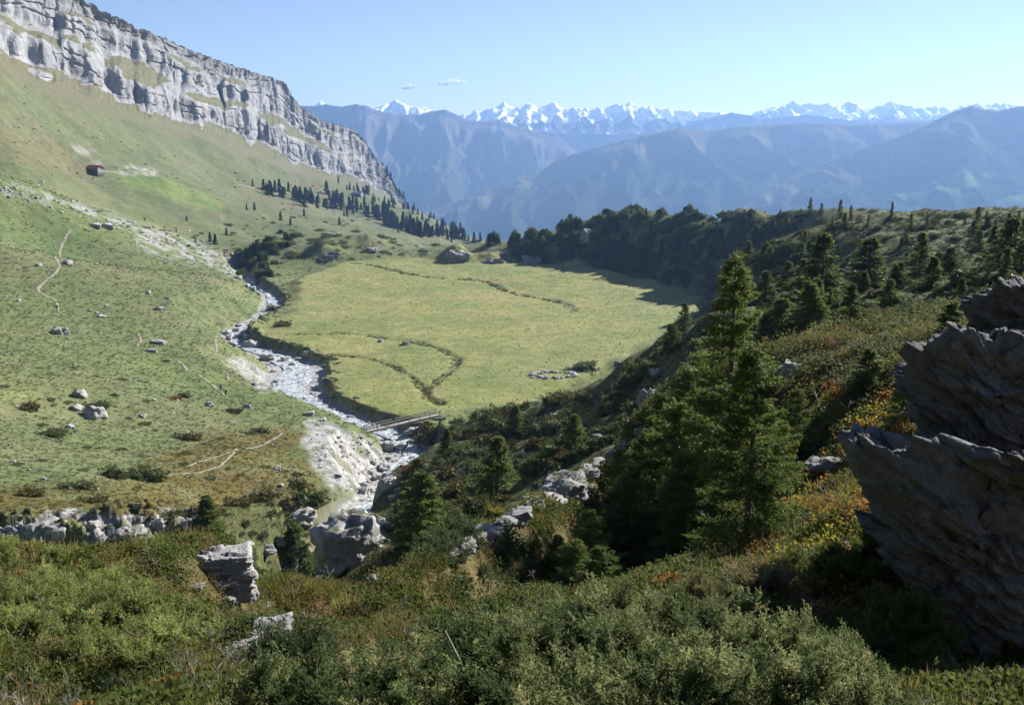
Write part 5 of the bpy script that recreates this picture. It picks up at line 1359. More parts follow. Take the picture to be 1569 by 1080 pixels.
bush_region([(0, 140), (200, 215), (400, 260), (560, 300), (560, 330), (400, 320), (200, 285), (0, 250)], 90, (2, 6), ('jun',), None, None, 420, hs=(0.5, 0.9), bag=bag_b)
join_bag(bag_f, 'far_wood', M_spruce_far, 'distant spruces merging into a dark wood below the cliff', 'wood')
join_bag(bag_p, 'dwarf_pine_scrub', M_pine, 'dark dwarf pine scrub scattered over the far right hillside', 'pine scrub')
join_bag(bag_b, 'dwarf_shrubs', M_jun, 'low dwarf shrubs dotted over the left slope and beyond the meadow', 'shrubs')
# ------------------------------------------------------------------ ground cover: many small plants on the real surface
def scatter(name, pts, rot, scl, tint, protos, label, cat, kind='stuff', parent=None, rng=None, bright=1.15):
    """one object whose points carry copies of small plant meshes"""
    if kind == 'stuff' and parent is None:
        ok = np.ones(len(pts), bool)
        for ex, ey, er in EXC: ok &= np.hypot(pts[:, 0] - ex, pts[:, 1] - ey - (-er * 0.4)) > er
        pts, rot, scl, tint = pts[ok], rot[ok], scl[ok], tint[ok]
    n = len(pts)
    a4 = np.concatenate([np.clip(tint * bright, 0, 0.6), np.ones((n, 1))], 1)
    me = bpy.data.meshes.new(name)
    me.vertices.add(n); me.vertices.foreach_set('co', np.asarray(pts, np.float32).ravel())
    for an, ty, va, key in (('rot', 'FLOAT_VECTOR', rot, 'vector'), ('scl', 'FLOAT', scl, 'value'), ('tint', 'FLOAT_COLOR', a4, 'color')):
        a = me.attributes.new(an, ty, 'POINT'); a.data.foreach_set(key, np.asarray(va, np.float32).ravel())
    me.update()
    o = add(name, me, None, parent, label=label, cat=cat, kind=kind)
    g = bpy.data.node_groups.new(name, 'GeometryNodeTree')
    g.interface.new_socket('Geometry', in_out='INPUT', socket_type='NodeSocketGeometry')
    g.interface.new_socket('Geometry', in_out='OUTPUT', socket_type='NodeSocketGeometry')
    gi = g.nodes.new('NodeGroupInput'); go = g.nodes.new('NodeGroupOutput')
    join = g.nodes.new('GeometryNodeJoinGeometry')
    idx = g.nodes.new('GeometryNodeInputIndex')
    for k, pr in enumerate(protos):
        inst = g.nodes.new('GeometryNodeInstanceOnPoints')
        ob = g.nodes.new('GeometryNodeObjectInfo'); ob.inputs['Object'].default_value = pr
        r = g.nodes.new('GeometryNodeInputNamedAttribute'); r.data_type = 'FLOAT_VECTOR'; r.inputs['Name'].default_value = 'rot'
        s = g.nodes.new('GeometryNodeInputNamedAttribute'); s.data_type = 'FLOAT'; s.inputs['Name'].default_value = 'scl'
        g.links.new(gi.outputs[0], inst.inputs['Points']); g.links.new(ob.outputs['Geometry'], inst.inputs['Instance'])
        g.links.new(r.outputs['Attribute'], inst.inputs['Rotation']); g.links.new(s.outputs['Attribute'], inst.inputs['Scale'])
        if len(protos) > 1:
            md_ = g.nodes.new('FunctionNodeIntegerMath'); md_.operation = 'MODULO'; md_.inputs[1].default_value = len(protos)
            cp = g.nodes.new('FunctionNodeCompare'); cp.data_type = 'INT'; cp.operation = 'EQUAL'
            g.links.new(idx.outputs[0], md_.inputs[0]); g.links.new(md_.outputs[0], cp.inputs[2]); cp.inputs[3].default_value = k
            g.links.new(cp.outputs[0], inst.inputs['Selection'])
        g.links.new(inst.outputs[0], join.inputs[0])
    g.links.new(join.outputs[0], go.inputs[0])
    m = o.modifiers.new('plants', 'NODES'); m.node_group = g
    return o

M_tint = mat_tint('plant_leaves', 0.48, 0.6)
M_tint_dry = mat_tint('grass_blades', 0.3, 0.7)
def proto(name, me, mat=M_tint):
    me.materials.append(mat); return bpy.data.objects.new(name, me)

def leaf_clump(seed, n=70, r=0.13, h=0.15, leaf=0.03, w=0.42):
    rng = np.random.default_rng(seed)
    a = rng.uniform(0, 6.28, n); q = np.sqrt(rng.random(n)); zz = rng.random(n)
    B = np.stack([q * r * np.cos(a), q * r * np.sin(a), h * (0.15 + 0.85 * zz) * (1 - 0.5 * q ** 2)], 1)
    D = unit(np.stack([np.cos(a) * q, np.sin(a) * q, 0.3 + 0 * a], 1) + rng.normal(size=(n, 3)) * 0.6)
    v, f = diamonds(B, D, rng.uniform(0.7, 1.3, n) * leaf, np.full(n, leaf * w), rng); return mesh_np('leaf_clump', v, f, False)
def grass_tuft(seed, n=34, r=0.05, h=0.22, w=0.004, lean=0.55):
    rng = np.random.default_rng(seed)
    a = rng.uniform(0, 6.28, n); q = np.sqrt(rng.random(n))
    B = np.stack([q * r * np.cos(a), q * r * np.sin(a), 0 * q - 0.01], 1)
    D = unit(np.stack([np.cos(a) * lean * rng.random(n), np.sin(a) * lean * rng.random(n), np.ones(n)], 1) + rng.normal(size=(n, 3)) * 0.15)
    v, f = diamonds(B, D, rng.uniform(0.5, 1.1, n) * h, np.full(n, w), rng); return mesh_np('grass_tuft', v, f, False)
def juniper_spray(seed, Ls=0.20, n=90, nl=0.022, nw=0.0042):
    """a fan of short needle covered twigs"""
    rng = np.random.default_rng(seed); B, D = [], []
    stems = [(np.zeros(3), np.array((0, 0, 1.0)), Ls)]
    for k in range(7):
        z = Ls * rng.uniform(0.15, 0.8); a = rng.uniform(0, 6.28)
        stems.append((np.array((0, 0, z)), unit(np.array((math.cos(a) * 0.8, math.sin(a) * 0.8, 0.9))), Ls * rng.uniform(0.25, 0.5)))
    for o_, d_, l_ in stems:
        m = max(6, int(n * l_ / Ls * 0.42)); t = rng.random(m)
        B.append(o_ + d_ * (t * l_)[:, None]); D.append(unit(d_ * 0.75 + rng.normal(size=(m, 3)) * 0.55))
    B = np.concatenate(B); D = np.concatenate(D); m = len(B)
    v, f = diamonds(B, D, rng.uniform(0.7, 1.3, m) * nl, np.full(m, nw), rng); return mesh_np('juniper_spray', v, f, False)

P_leaf = [proto('leaf_clump', leaf_clump(s)) for s in (1, 2, 3)]
P_small = [proto('heath_clump', leaf_clump(s, 90, 0.12, 0.16, 0.018, 0.28)) for s in (4, 5)]
P_grass = [proto('grass_tuft', grass_tuft(s), M_tint_dry) for s in (1, 2, 3)]
P_turf = [proto('turf_tuft', grass_tuft(s, 16, 0.10, 0.17, 0.022, 1.3), M_tint_dry) for s in (4, 5, 6)]
P_jun = [proto('juniper_spray', juniper_spray(s)) for s in (1, 2, 3)]

def polar_points(n, r0, r1, a0, a1, rng):
    u = np.radians(rng.uniform(a0, a1, n)); r = np.exp(rng.uniform(math.log(r0), math.log(r1), n))
    x, y = r * np.sin(u), r * np.cos(u)
    return x, y, Hs(x, y), r

def rand_rot(n, rng, tilt=0.2): return np.stack([rng.normal(size=n) * tilt, rng.normal(size=n) * tilt, rng.uniform(0, 6.28, n)], 1)
rng = np.random.default_rng(5)

# -- bilberry and other leafy dwarf shrubs: patches of green, yellow and red
x, y, z, r = polar_points(56000, 3.6, 66, -33, 33, rng)
px, py = project(x, y, z)
a = fbm(x / 2.2, y / 2.2, 3, 801); b = fbm(x / 4.0, y / 4.0, 3, 802); c_ = rng.random(len(x))
keep = (a + 0.2 * rng.normal(size=len(x)) > np.where(px < 650, 0.0, -0.15)) | (px > 900)
tint = np.stack([0.065 + 0.035 * b, 0.082 + 0.03 * b, 0.020 + 0 * b], 1)
right = (px > 1150) & (y > 9) & (py > 598)
hill = (py < 600) & (y > 28)
tint[hill] = np.stack([0.075 + 0.03 * b[hill], 0.084 + 0.025 * b[hill], 0.032 + 0 * b[hill]], 1)
redp = ((fbm(x / 1.6, y / 1.6, 3, 803) + 0.15 * rng.normal(size=len(x)) > 0.16) & right) | ((fbm(x / 1.1, y / 1.1, 3, 804) > 0.40) & (rng.random(len(x)) < 0.5))
yelp = (fbm(x / 2.0, y / 2.0, 3, 805) + 0.12 * rng.normal(size=len(x)) > 0.16) & (y > 9.5) & right
tint[yelp] = np.stack([0.17 + 0.07 * c_[yelp], 0.15 + 0.05 * c_[yelp], 0.028 + 0 * c_[yelp]], 1)
tint[redp] = np.stack([0.16 + 0.09 * c_[redp], 0.065 + 0.06 * c_[redp], 0.025 + 0 * c_[redp]], 1)
tint *= (0.75 + 0.5 * rng.random(len(x)))[:, None]
k = keep & (samp(gravel, x, y) < 0.4)
sc_ = (np.maximum(1.0, (r / 8.0) ** 0.58)) * rng.uniform(0.7, 1.4, len(x)) * (1 + 0.5 * np.clip(fbm(x / 1.8, y / 1.8, 2, 808), -0.6, 1))
scatter('bilberry_shrubs', np.stack([x, y, z - 0.02], 1)[k], rand_rot(k.sum(), rng, 0.25), sc_[k], np.clip(tint[k], 0.012, 1), P_leaf, 'knee high bilberry shrubs turning red and yellow over the foreground slopes', 'shrubs')

# -- heather and crowberry: fine brownish cover
x, y, z, r = polar_points(26000, 3.6, 60, -33, 33, rng)
px, py = project(x, y, z)
b = fbm(x / 3.0, y / 3.0, 3, 812)
k = ((px < 700) | (fbm(x / 3, y / 3, 2, 811) > 0.05)) & (samp(gravel, x, y) < 0.4)
tint = np.stack([0.105 + 0.05 * b, 0.085 + 0.028 * b, 0.026 + 0 * b], 1)
g = fbm(x / 1.5, y / 1.5, 3, 813) > 0.05
tint[g] = np.stack([0.085 + 0 * b[g], 0.10 + 0.03 * b[g], 0.026 + 0 * b[g]], 1)
rd = fbm(x / 0.9, y / 0.9, 3, 814) > 0.34
tint[rd] = np.stack([0.15 + 0 * b[rd], 0.075 + 0 * b[rd], 0.035 + 0 * b[rd]], 1)
tint *= (0.7 + 0.6 * rng.random(len(x)))[:, None]
sc_ = (np.maximum(1.0, (r / 8.0) ** 0.85)) * rng.uniform(0.7, 1.3, len(x))
scatter('heather', np.stack([x, y, z - 0.02], 1)[k], rand_rot(k.sum(), rng, 0.25), sc_[k], np.clip(tint[k], 0.012, 1), P_small, 'brown heather and crowberry mats on the foreground banks', 'heather', bright=1.5)

# -- straw coloured grass tufts in the foreground
x, y, z, r = polar_points(14000, 4, 62, -33, 33, rng)
px, py = project(x, y, z)
k = (fbm(x / 2.6, y / 2.6, 3, 821) > -0.05) & (samp(gravel, x, y) < 0.5) & ((px < 560) | ((px > 1080) & (y < 28)) | (rng.random(len(x)) < 0.12))
tint = np.stack([0.23 + 0.10 * rng.random(len(x)), 0.185 + 0.07 * rng.random(len(x)), 0.075 + 0.03 * rng.random(len(x))], 1)
gr = rng.random(len(x)) < 0.45
tint[gr] = np.stack([0.11 + 0.05 * rng.random(gr.sum()), 0.13 + 0.04 * rng.random(gr.sum()), 0.03 + 0 * rng.random(gr.sum())], 1)
sc_ = np.maximum(1.0, (r / 9.0) ** 0.8) * rng.uniform(0.6, 1.2, len(x))
scatter('grass', np.stack([x, y, z], 1)[k], rand_rot(k.sum(), rng, 0.15), sc_[k], tint[k], P_grass, 'dry straw coloured grass tufts between the foreground shrubs', 'grass')

# -- grey dead twigs sticking out of the shrubs
def twig(seed):
    rng = np.random.default_rng(seed); B, D, L = [], [], []
    def grow(o, d, l, k):
        B.append(o); D.append(d); L.append(l)
        if k == 0: return
        for q in range(3):
            grow(o + d * l * rng.uniform(0.35, 0.85), unit(d + rng.normal(size=3) * 0.6), l * 0.55, k - 1)
    grow(np.zeros(3), np.array((0, 0, 1.0)), 0.22, 2)
    v, f = diamonds(np.array(B), np.array(D), np.array(L), np.full(len(B), 0.0028), rng); return mesh_np('twig', v, f, False)
P_twig = [proto('twig', twig(s_k), M_tint_dry) for s_k in (1, 2, 3)]
x, y, z, r = polar_points(2600, 4, 40, -33, 33, rng)
k = fbm(x / 1.2, y / 1.2, 3, 831) > 0.05
g_ = rng.uniform(0.16, 0.32, len(x))
scatter('dead_twigs', np.stack([x, y, z + 0.03], 1)[k], rand_rot(k.sum(), rng, 0.6), (rng.uniform(0.7, 1.6, len(x)) * np.maximum(1, r / 14))[k], np.stack([g_, g_ * 0.9, g_ * 0.8], 1)[k], P_twig, 'grey dead twigs poking out of the foreground shrubs', 'twigs', bright=1.0)

# -- short turf of the slopes and the meadow
x, y, z, r = polar_points(108000, 58, 620, -38, 36, rng)
gcol_ = samp(col, x, y)
k = (samp(gravel, x, y) < 0.35) & (samp(stream_m, x, y) < 0.2)
inm_ = samp(inm, x, y)
k &= (rng.random(len(x)) < np.where(inm_ > 0.5, 0.85, 1.0))
tint = gcol_ * (1.0 + 0.7 * rng.random(len(x)))[:, None]
dk = rng.random(len(x)) < 0.12
tint[dk & (inm_ < 0.5)] *= 0.6
od_ = (samp(old_m, x, y) > 0.25) & (inm_ > 0.5)
tint[od_] = np.array((0.10, 0.085, 0.035)) * (0.6 + 0.8 * rng.random(od_.sum()))[:, None]
sc_ = np.where(inm_ > 0.5, np.where(od_, 1.6, 0.6), 1.0) * (r / 75.0) ** 0.75 * rng.uniform(0.5, 1.5, len(x)) * 0.8
scatter('turf', np.stack([x, y, z - 0.02], 1)[k], rand_rot(k.sum(), rng, 0.1), sc_[k], tint[k], P_turf, 'short grazed grass covering slopes and meadow', 'grass', bright=1.0)

# ------------------------------------------------------------------ the junipers in front
def juniper(label, blobs, n, tint0, tint1, seed, size=1.0, tipc=(0.16, 0.155, 0.06)):
    """blobs: (x, y, radius, height) lumps that make up the shrub"""
    rng = np.random.default_rng(seed)
    bl = np.array(blobs); w = bl[:, 2] ** 2; w /= w.sum()
    # plumes: each a handful of sprays fanning out of one point
    m = n // 20
    i = rng.choice(len(bl), m, p=w)
    a = rng.uniform(0, 6.28, m); q = np.sqrt(rng.random(m))
    cx = bl[i, 0] + np.cos(a) * q * bl[i, 2]; cy = bl[i, 1] + np.sin(a) * q * bl[i, 2]
    hull = np.zeros(m)
    for bx, by, br, bh in bl:
        d = np.hypot(cx - bx, cy - by) / br
        hull = np.maximum(hull, bh * np.sqrt(np.clip(1 - d * d, 0, 1)))
    lum = fbm(cx / 0.5, cy / 0.5, 3, seed + 3)
    hull = hull * (1 + 0.30 * lum + 0.50 * fbm(cx / 0.9, cy / 0.9, 2, seed + 7)) + 0.02 + rng.normal(size=m) * 0.09
    cz_ = Hs(cx, cy) + hull - 0.22 * size
    gx = cx - bl[i, 0]; gy = cy - bl[i, 1]; rad = np.hypot(gx, gy) / bl[i, 2]
    up = unit(np.stack([gx / bl[i, 2] * 0.9, gy / bl[i, 2] * 0.9, 0.75 + 0 * gx], 1) + rng.normal(size=(m, 3)) * 0.22)
    j = np.repeat(np.arange(m), 20); n = len(j)
    D = unit(up[j] + rng.normal(size=(n, 3)) * 0.42)
    base = np.stack([cx, cy, cz_], 1)[j] + D * (rng.uniform(-0.05, 0.10, n) * size)[:, None]
    x, y, z = base[:, 0], base[:, 1], np.maximum(base[:, 2], Hs(base[:, 0], base[:, 1]) - 0.05)
    # orient the sprays' axis along D
    th_ = np.arccos(np.clip(D[:, 2], -1, 1)); ph_ = np.arctan2(D[:, 1], D[:, 0])
    rot = np.stack([0 * th_, th_, ph_], 1)
    tt_ = np.clip(0.42 + 0.7 * lum[j] + 0.35 * rng.normal(size=m)[j] * 0.6 + 0.15 * rng.normal(size=n), 0, 1)
    tint = np.array(tint0) * (1 - tt_)[:, None] + np.array(tint1) * tt_[:, None]
    tip = (rng.random(n) < 0.06); tint[tip] = np.array(tipc)
    tint *= (0.8 + 0.4 * rng.random(n))[:, None]
    cx, cy = float(bl[:, 0].mean()), float(bl[:, 1].mean())
    root = add('juniper_bush', None, label=label, cat='bush')
    o = scatter('foliage', np.stack([x, y, z], 1), rot, rng.uniform(0.7, 1.25, n) * size, tint, P_jun, None, None, 'stuff', root)
    # woody stems
    V, Fc = [], []
    for k in range(46):
        j = rng.choice(len(bl), p=w); a = rng.uniform(0, 6.28); q = rng.uniform(0.3, 0.95) * bl[j, 2]
        p0 = np.array((bl[j, 0], bl[j, 1], float(Hs(bl[j, 0], bl[j, 1])) + 0.02)); ex, ey = bl[j, 0] + math.cos(a) * q, bl[j, 1] + math.sin(a) * q
        p1 = np.array((ex, ey, float(Hs(ex, ey)) + bl[j, 3] * 0.75 * math.sqrt(max(0, 1 - (q / bl[j, 2]) ** 2)) + 0.03))
        for s0, s1, ra, rb in ((0, 0.5, 0.012, 0.009), (0.5, 1, 0.009, 0.004)):
            A = p0 * (1 - s0) + p1 * s0; Bq = p0 * (1 - s1) + p1 * s1; mid = 0.06 * rng.normal(size=3) * (0.4 if s0 else 0)
            bse = sum(len(v_) for v_ in V); d = unit(Bq - A); u_ = unit(np.cross(d, (0.2, 0.4, 0.9))); w_ = np.cross(d, u_)
            ring = []
            for pnt, rad in ((A, ra), (Bq, rb)):
                for ang in (0, 2.09, 4.19): ring.append(pnt + rad * (math.cos(ang) * u_ + math.sin(ang) * w_))
            V.append(np.array(ring)); Fc += [(bse + q_, bse + (q_ + 1) % 3, bse + 3 + (q_ + 1) % 3, bse + 3 + q_) for q_ in range(3)]
    add('stems', mesh_np('stems', np.concatenate(V), np.array(Fc), True), M_bark, root)
    return root

def blob_px(px, py, Y, r, h):
    x, yy, z = P(px, py, Y); return (x, yy, r, h)
juniper('wide dark green juniper filling the bottom centre of the picture',
        [blob_px(620, 1000, 5.6, 0.75, 0.5), blob_px(760, 1000, 6.0, 0.9, 0.62), blob_px(900, 990, 6.2, 0.95, 0.7), blob_px(1030, 970, 6.9, 1.0, 0.72), blob_px(1140, 990, 6.4, 0.95, 0.65), blob_px(1250, 1030, 5.6, 0.75, 0.5), blob_px(980, 1040, 5.0, 0.9, 0.62), blob_px(820, 1050, 4.8, 0.85, 0.6), blob_px(680, 1060, 4.6, 0.75, 0.5), blob_px(1120, 1060, 4.9, 0.85, 0.55), blob_px(520, 1050, 4.9, 0.6, 0.4), blob_px(900, 960, 7.2, 0.8, 0.55), blob_px(1290, 1060, 5.0, 0.55, 0.4), blob_px(430, 1065, 4.9, 0.5, 0.32)],
        16000, (0.045, 0.066, 0.022), (0.225, 0.250, 0.100), 900, 0.85, (0.24, 0.22, 0.10))
juniper('yellow green juniper on the left foreground bank',
        [blob_px(40, 900, 13.0, 1.3, 0.42), blob_px(120, 880, 14.5, 1.1, 0.38), blob_px(190, 925, 12.0, 1.0, 0.36), blob_px(-60, 930, 11.5, 1.2, 0.42), blob_px(60, 940, 10.6, 0.9, 0.36), blob_px(235, 965, 10.2, 0.7, 0.28), blob_px(10, 870, 15.5, 1.1, 0.36), blob_px(150, 985, 9.2, 0.6, 0.26)],
        7500, (0.115, 0.142, 0.040), (0.31, 0.345, 0.115), 901, 1.2, (0.3, 0.27, 0.1))
juniper('bluish green juniper tuft on the dark slope right of the white upright stone',
        [blob_px(430, 985, 9.5, 0.5, 0.4), blob_px(680, 880, 22, 1.0, 0.5), blob_px(640, 890, 20.5, 0.8, 0.4)], 1800, (0.05, 0.07, 0.03), (0.09, 0.11, 0.05), 902, 1.5)
juniper('leafy green shrub in the hollow under the dark outcrop',
        [blob_px(1390, 955, 7.6, 0.6, 0.4), blob_px(1340, 975, 7.4, 0.5, 0.35), blob_px(1440, 985, 7.2, 0.5, 0.35), blob_px(1300, 880, 11, 0.8, 0.5), blob_px(1250, 900, 10.5, 0.7, 0.5)], 2600, (0.055, 0.078, 0.022), (0.12, 0.14, 0.035), 903, 0.9, (0.2, 0.17, 0.04))
juniper('pale dry leaved shrub behind the dark green juniper',
        [blob_px(1150, 930, 8.6, 0.5, 0.65), blob_px(1100, 935, 8.8, 0.45, 0.6), blob_px(1200, 945, 8.4, 0.45, 0.5)], 900, (0.12, 0.115, 0.05), (0.22, 0.19, 0.10), 904, 0.9, (0.3, 0.2, 0.12))

# dwarf pine seedling and dead stalks in front
def tuft_pine(px, py, h, label):
    x, y, z = hit1(px, py)
    rng = np.random.default_rng(int(px)); B, D, L = [], [], []
    root = add('pine_seedling', None, loc=(x, y, z), label=label, cat='pine')
    stems = [((0, 0, 0), (0, 0, 1), h)] + [((0, 0, h * u), (math.cos(a), math.sin(a), 1.2), h * 0.55) for u, a in ((0.15, 0.3), (0.2, 2.2), (0.25, 4.2), (0.45, 1.2), (0.45, 3.6))]
    V, Fc = [], []
    for o_, d_, l_ in stems:
        d_ = unit(np.array(d_, float)); m = 130; t = rng.uniform(0.3, 1, m)
        B.append(np.array(o_) + d_ * (t * l_)[:, None]); D.append(unit(d_ * 0.9 + rng.normal(size=(m, 3)) * 0.5)); L.append(np.full(m, 0.05))
        u_ = unit(np.cross(d_, (0.2, 0.4, 0.9))); w_ = np.cross(d_, u_); b = len(V)
        for pnt, rad in ((np.array(o_, float), 0.008), (np.array(o_) + d_ * l_, 0.004)):
            for ang in (0, 2.09, 4.19): V.append(pnt + rad * (math.cos(ang) * u_ + math.sin(ang) * w_))
        Fc += [(b + q_, b + (q_ + 1) % 3, b + 3 + (q_ + 1) % 3, b + 3 + q_) for q_ in range(3)]
    B = np.concatenate(B); v, f = diamonds(B, np.concatenate(D), np.concatenate(L) * rng.uniform(0.7, 1.2, len(B)), np.full(len(B), 0.0022), rng)
    add('needles', mesh_np('needles', v, f, False), M_pineblue, root); add('stem', mesh_np('stem', np.array(V), np.array(Fc), True), M_bark, root)
M_pineblue = mat_leaf('pine_needles', (0.05, 0.075, 0.035), (0.09, 0.12, 0.06), trans=0.2)
tuft_pine(175, 1075, 0.30, 'small dwarf pine seedling at the bottom left'); tuft_pine(215, 1080, 0.22, 'second tiny pine seedling at the bottom left'); tuft_pine(547, 968, 0.36, 'young pine at the edge of the dark slope'); tuft_pine(620, 945, 0.32, 'young pine in the shade behind the dark juniper')

def stalk(pts, r0, r1, name, label, mat, cat):
    p = smooth_line(pts, 5); k = 5; a = np.linspace(0, 6.283, k, endpoint=False); rr_ = np.linspace(r0, r1, len(p))
    d = unit(np.gradient(p, axis=0)); s = unit(np.cross(d, (0.1, 1, 0.1))); q = np.cross(d, s)
    V = (p[:, None] + (np.cos(a)[None, :, None] * s[:, None] + np.sin(a)[None, :, None] * q[:, None]) * rr_[:, None, None]).reshape(-1, 3)
    Fc = [(i * k + j, i * k + (j + 1) % k, (i + 1) * k + (j + 1) % k, (i + 1) * k + j) for i in range(len(p) - 1) for j in range(k)]
    return add(name, mesh_np(name, V, np.array(Fc), True), mat, label=label, cat=cat)
M_dead = mat_plain('dead_wood', (0.34, 0.29, 0.23), 0.9, 0.3, 20); M_straw = mat_plain('straw', (0.30, 0.22, 0.11), 0.9, 0.2, 20)
stalk([P(715, 1045, 4.9), P(706, 1015, 4.95), P(694, 990, 5.0), P(682, 966, 5.05)], 0.006, 0.004, 'dead_stem', 'pale bare dead stem sticking out of the dark green juniper', M_dead, 'stem')
stalk([P(745, 955, 7.8), P(732, 925, 7.9), P(718, 908, 7.9), P(712, 905, 7.9)], 0.004, 0.002, 'grass_stalk', 'bent dry grass stalk, the taller of the pair behind the juniper', M_straw, 'stalk')
stalk([P(712, 962, 7.6), P(700, 940, 7.7), P(686, 914, 7.7), P(680, 908, 7.7)], 0.004, 0.002, 'grass_stalk', 'straight dry grass stalk left of the bent stalk', M_straw, 'stalk')
stalk([P(870, 955, 8.0), P(871, 935, 8.0), P(873, 915, 8.0)], 0.007, 0.004, 'dead_stem', 'short dead twig standing behind the dark green juniper', M_dead, 'stem')
# ------------------------------------------------------------------ paths
M_path = mat_plain('path_soil', (0.235, 0.21, 0.155), 0.95, 0.35, 1.3)
def path(pts, w, label, ymin=40):
    q = smooth_line([hit1(a, b, ymin)[:2] for a, b in pts], 8)
    seg = np.cumsum(np.r_[0, np.hypot(*np.diff(q, axis=0).T)]); n = max(8, int(seg[-1] / 0.6))
    s = np.linspace(0, seg[-1], n); x = np.interp(s, seg, q[:, 0]); y = np.interp(s, seg, q[:, 1])
    dx, dy = np.gradient(x), np.gradient(y); l = np.hypot(dx, dy) + 1e-9
    wv = w * (0.8 + 0.45 * pn(s / 3.0, s * 0 + w * 7, 77)); off = 0.25 * pn(s / 4.0, s * 0 + 3.3, 78)
    rows = []
    for f_, dz in ((-0.55, -0.12), (-0.45, 0.07), (0, 0.06), (0.45, 0.07), (0.55, -0.12)):
        X = x - dy / l * (wv * f_ + off); Y = y + dx / l * (wv * f_ + off)
        rows.append(np.stack([X, Y, Hs(X, Y) + dz], 1))
    V = np.stack(rows, 1).reshape(-1, 3)
    add('path', mesh_np('path', V, grid_faces(n, 5)[:, ::-1], True), M_path, label=label, cat='path', kind='structure')
path([(108, 352), (98, 368), (92, 385), (83, 392), (90, 405), (84, 418), (70, 430), (57, 443), (66, 452), (84, 460), (88, 475)], 1.5, 'winding upper trail on the left slope', 200)
path([(88, 475), (95, 482), (110, 488)], 0.7, 'faint continuation of the upper trail', 150)
path([(210, 510), (215, 520), (210, 530)], 0.9, 'short bare piece of trail above the white boulder', 150)
path([(272, 553), (283, 562), (285, 570)], 1.1, 'bare piece of trail above the two hikers', 150)
path([(300, 573), (312, 580), (326, 591), (340, 602), (347, 609)], 1.0, 'trail the two hikers follow down the slope', 150)
path([(331, 514), (330, 528), (338, 545), (345, 553), (356, 558)], 0.9, 'trail running down to the gravel of the stream', 150)
path([(340, 568), (348, 574), (349, 582)], 0.8, 'curved bare patch of trail near the stream gravel', 150)
path([(250, 728), (300, 724), (335, 714), (352, 700), (372, 688), (405, 680), (432, 664)], 0.55, 'thin path through the brown heath', 80)
path([(285, 715), (330, 700), (360, 690)], 0.4, 'upper branch of the thin heath path', 80)
path([(664, 635), (690, 630), (715, 626), (738, 624)], 0.9, 'path from the footbridge along the meadow edge', 100)
path([(806, 643), (815, 648), (836, 652), (834, 661), (825, 672), (812, 684), (806, 694), (816, 700)], 1.6, 'path with hikers climbing from the bridge', 70)
path([(160, 263), (180, 265), (205, 267), (240, 268)], 3.5, 'farm track beside the red roofed barn', 500)
path([(365, 283), (400, 290), (450, 305), (490, 318)], 3.0, 'pale track crossing the slope below the cliff', 500)

# ------------------------------------------------------------------ water of the stream
def mat_water():
    t = NT('stream_water')
    v = t.n('ShaderNodeNewGeometry').outputs['Position']
    foam = t.noise(v, 0.75, 5, 0.7, 0.6)
    f = t.mapr(foam, 0.42, 0.60)
    c = t.mix(f, (0.20, 0.235, 0.25), (0.60, 0.62, 0.62))
    h = t.noise(v, 1.6, 4, 0.65)
    return t.done(t.principled(c, t.mapr(f, 0, 1, 0.4, 0.8), t.bump(h, 0.8, 0.35), 0.25))
s_ = STREAM[:-10]
dx, dy = np.gradient(s_[:, 0]), np.gradient(s_[:, 1]); l_ = np.hypot(dx, dy)
ws = s_[:, 3] * (0.5 + 0.25 * pn(np.arange(len(s_)) / 5.0, np.zeros(len(s_)), 88)); wo = s_[:, 3] * 0.25 * pn(np.arange(len(s_)) / 6.0, np.ones(len(s_)) * 4, 89)
zz = s_[:, 2] + 0.22
rows = [np.stack([s_[:, 0] - dy / l_ * (ws * f_ + wo), s_[:, 1] + dx / l_ * (ws * f_ + wo), zz], 1) for f_ in np.linspace(-1, 1, 7)]
add('stream', mesh_np('stream', np.stack(rows, 1).reshape(-1, 3), grid_faces(len(s_), 7)[:, ::-1], True), mat_water(), label='pale blue grey mountain stream winding along the meadow', cat='stream', kind='structure')

# ------------------------------------------------------------------ footbridge
def box_mesh(sx, sy, sz, bev=0.01, name='piece'):
    bm = bmesh.new(); bmesh.ops.create_cube(bm, size=1); bmesh.ops.scale(bm, vec=(sx, sy, sz), verts=bm.verts)
    if bev: bmesh.ops.bevel(bm, geom=bm.edges[:], offset=bev, segments=1, affect='EDGES')
    me = bpy.data.meshes.new(name); bm.to_mesh(me); bm.free(); return me
M_wood = mat_plain('weathered_wood', (0.40, 0.36, 0.30), 0.9, 0.25, 3.0)
A = Vector(P(556, 663, 228)); B = Vector(P(672, 634, 243))
za, zb = float(Hs(A.x, A.y)), float(Hs(B.x, B.y))
A.z = max(A.z, za - 0.3); B.z = max(B.z, zb + 0.3)
BL = (B - A).length; ax = (B - A).normalized()
br = add('footbridge', None, loc=A, rot=(0, -math.asin(ax.z), math.atan2(ax.y, ax.x)), label='wooden footbridge with railings over the stream', cat='bridge')
BW = 1.7
bm_ = box_mesh(BL + 0.6, 0.35, 0.4, 0.03); bm_.materials.append(M_wood)
for sgn in (-1, 1): add('beam', bm_, None, br, loc=(BL / 2, sgn * BW * 0.42, -0.27))
pl = box_mesh(0.30, BW, 0.07, 0.008); pl.materials.append(M_wood)
np_ = int(BL / 0.34)
for k in range(np_): add('plank', pl, None, br, loc=(0.17 + k * 0.34, random.uniform(-.02, .02), -0.03 + random.uniform(-.006, .006)))
po = box_mesh(0.16, 0.16, 1.25, 0.01); po.materials.append(M_wood)
for sgn in (-1, 1):
    for k in range(8): add('post', po, None, br, loc=(0.4 + k * (BL - 0.8) / 7, sgn * (BW / 2 + 0.09), 0.42))
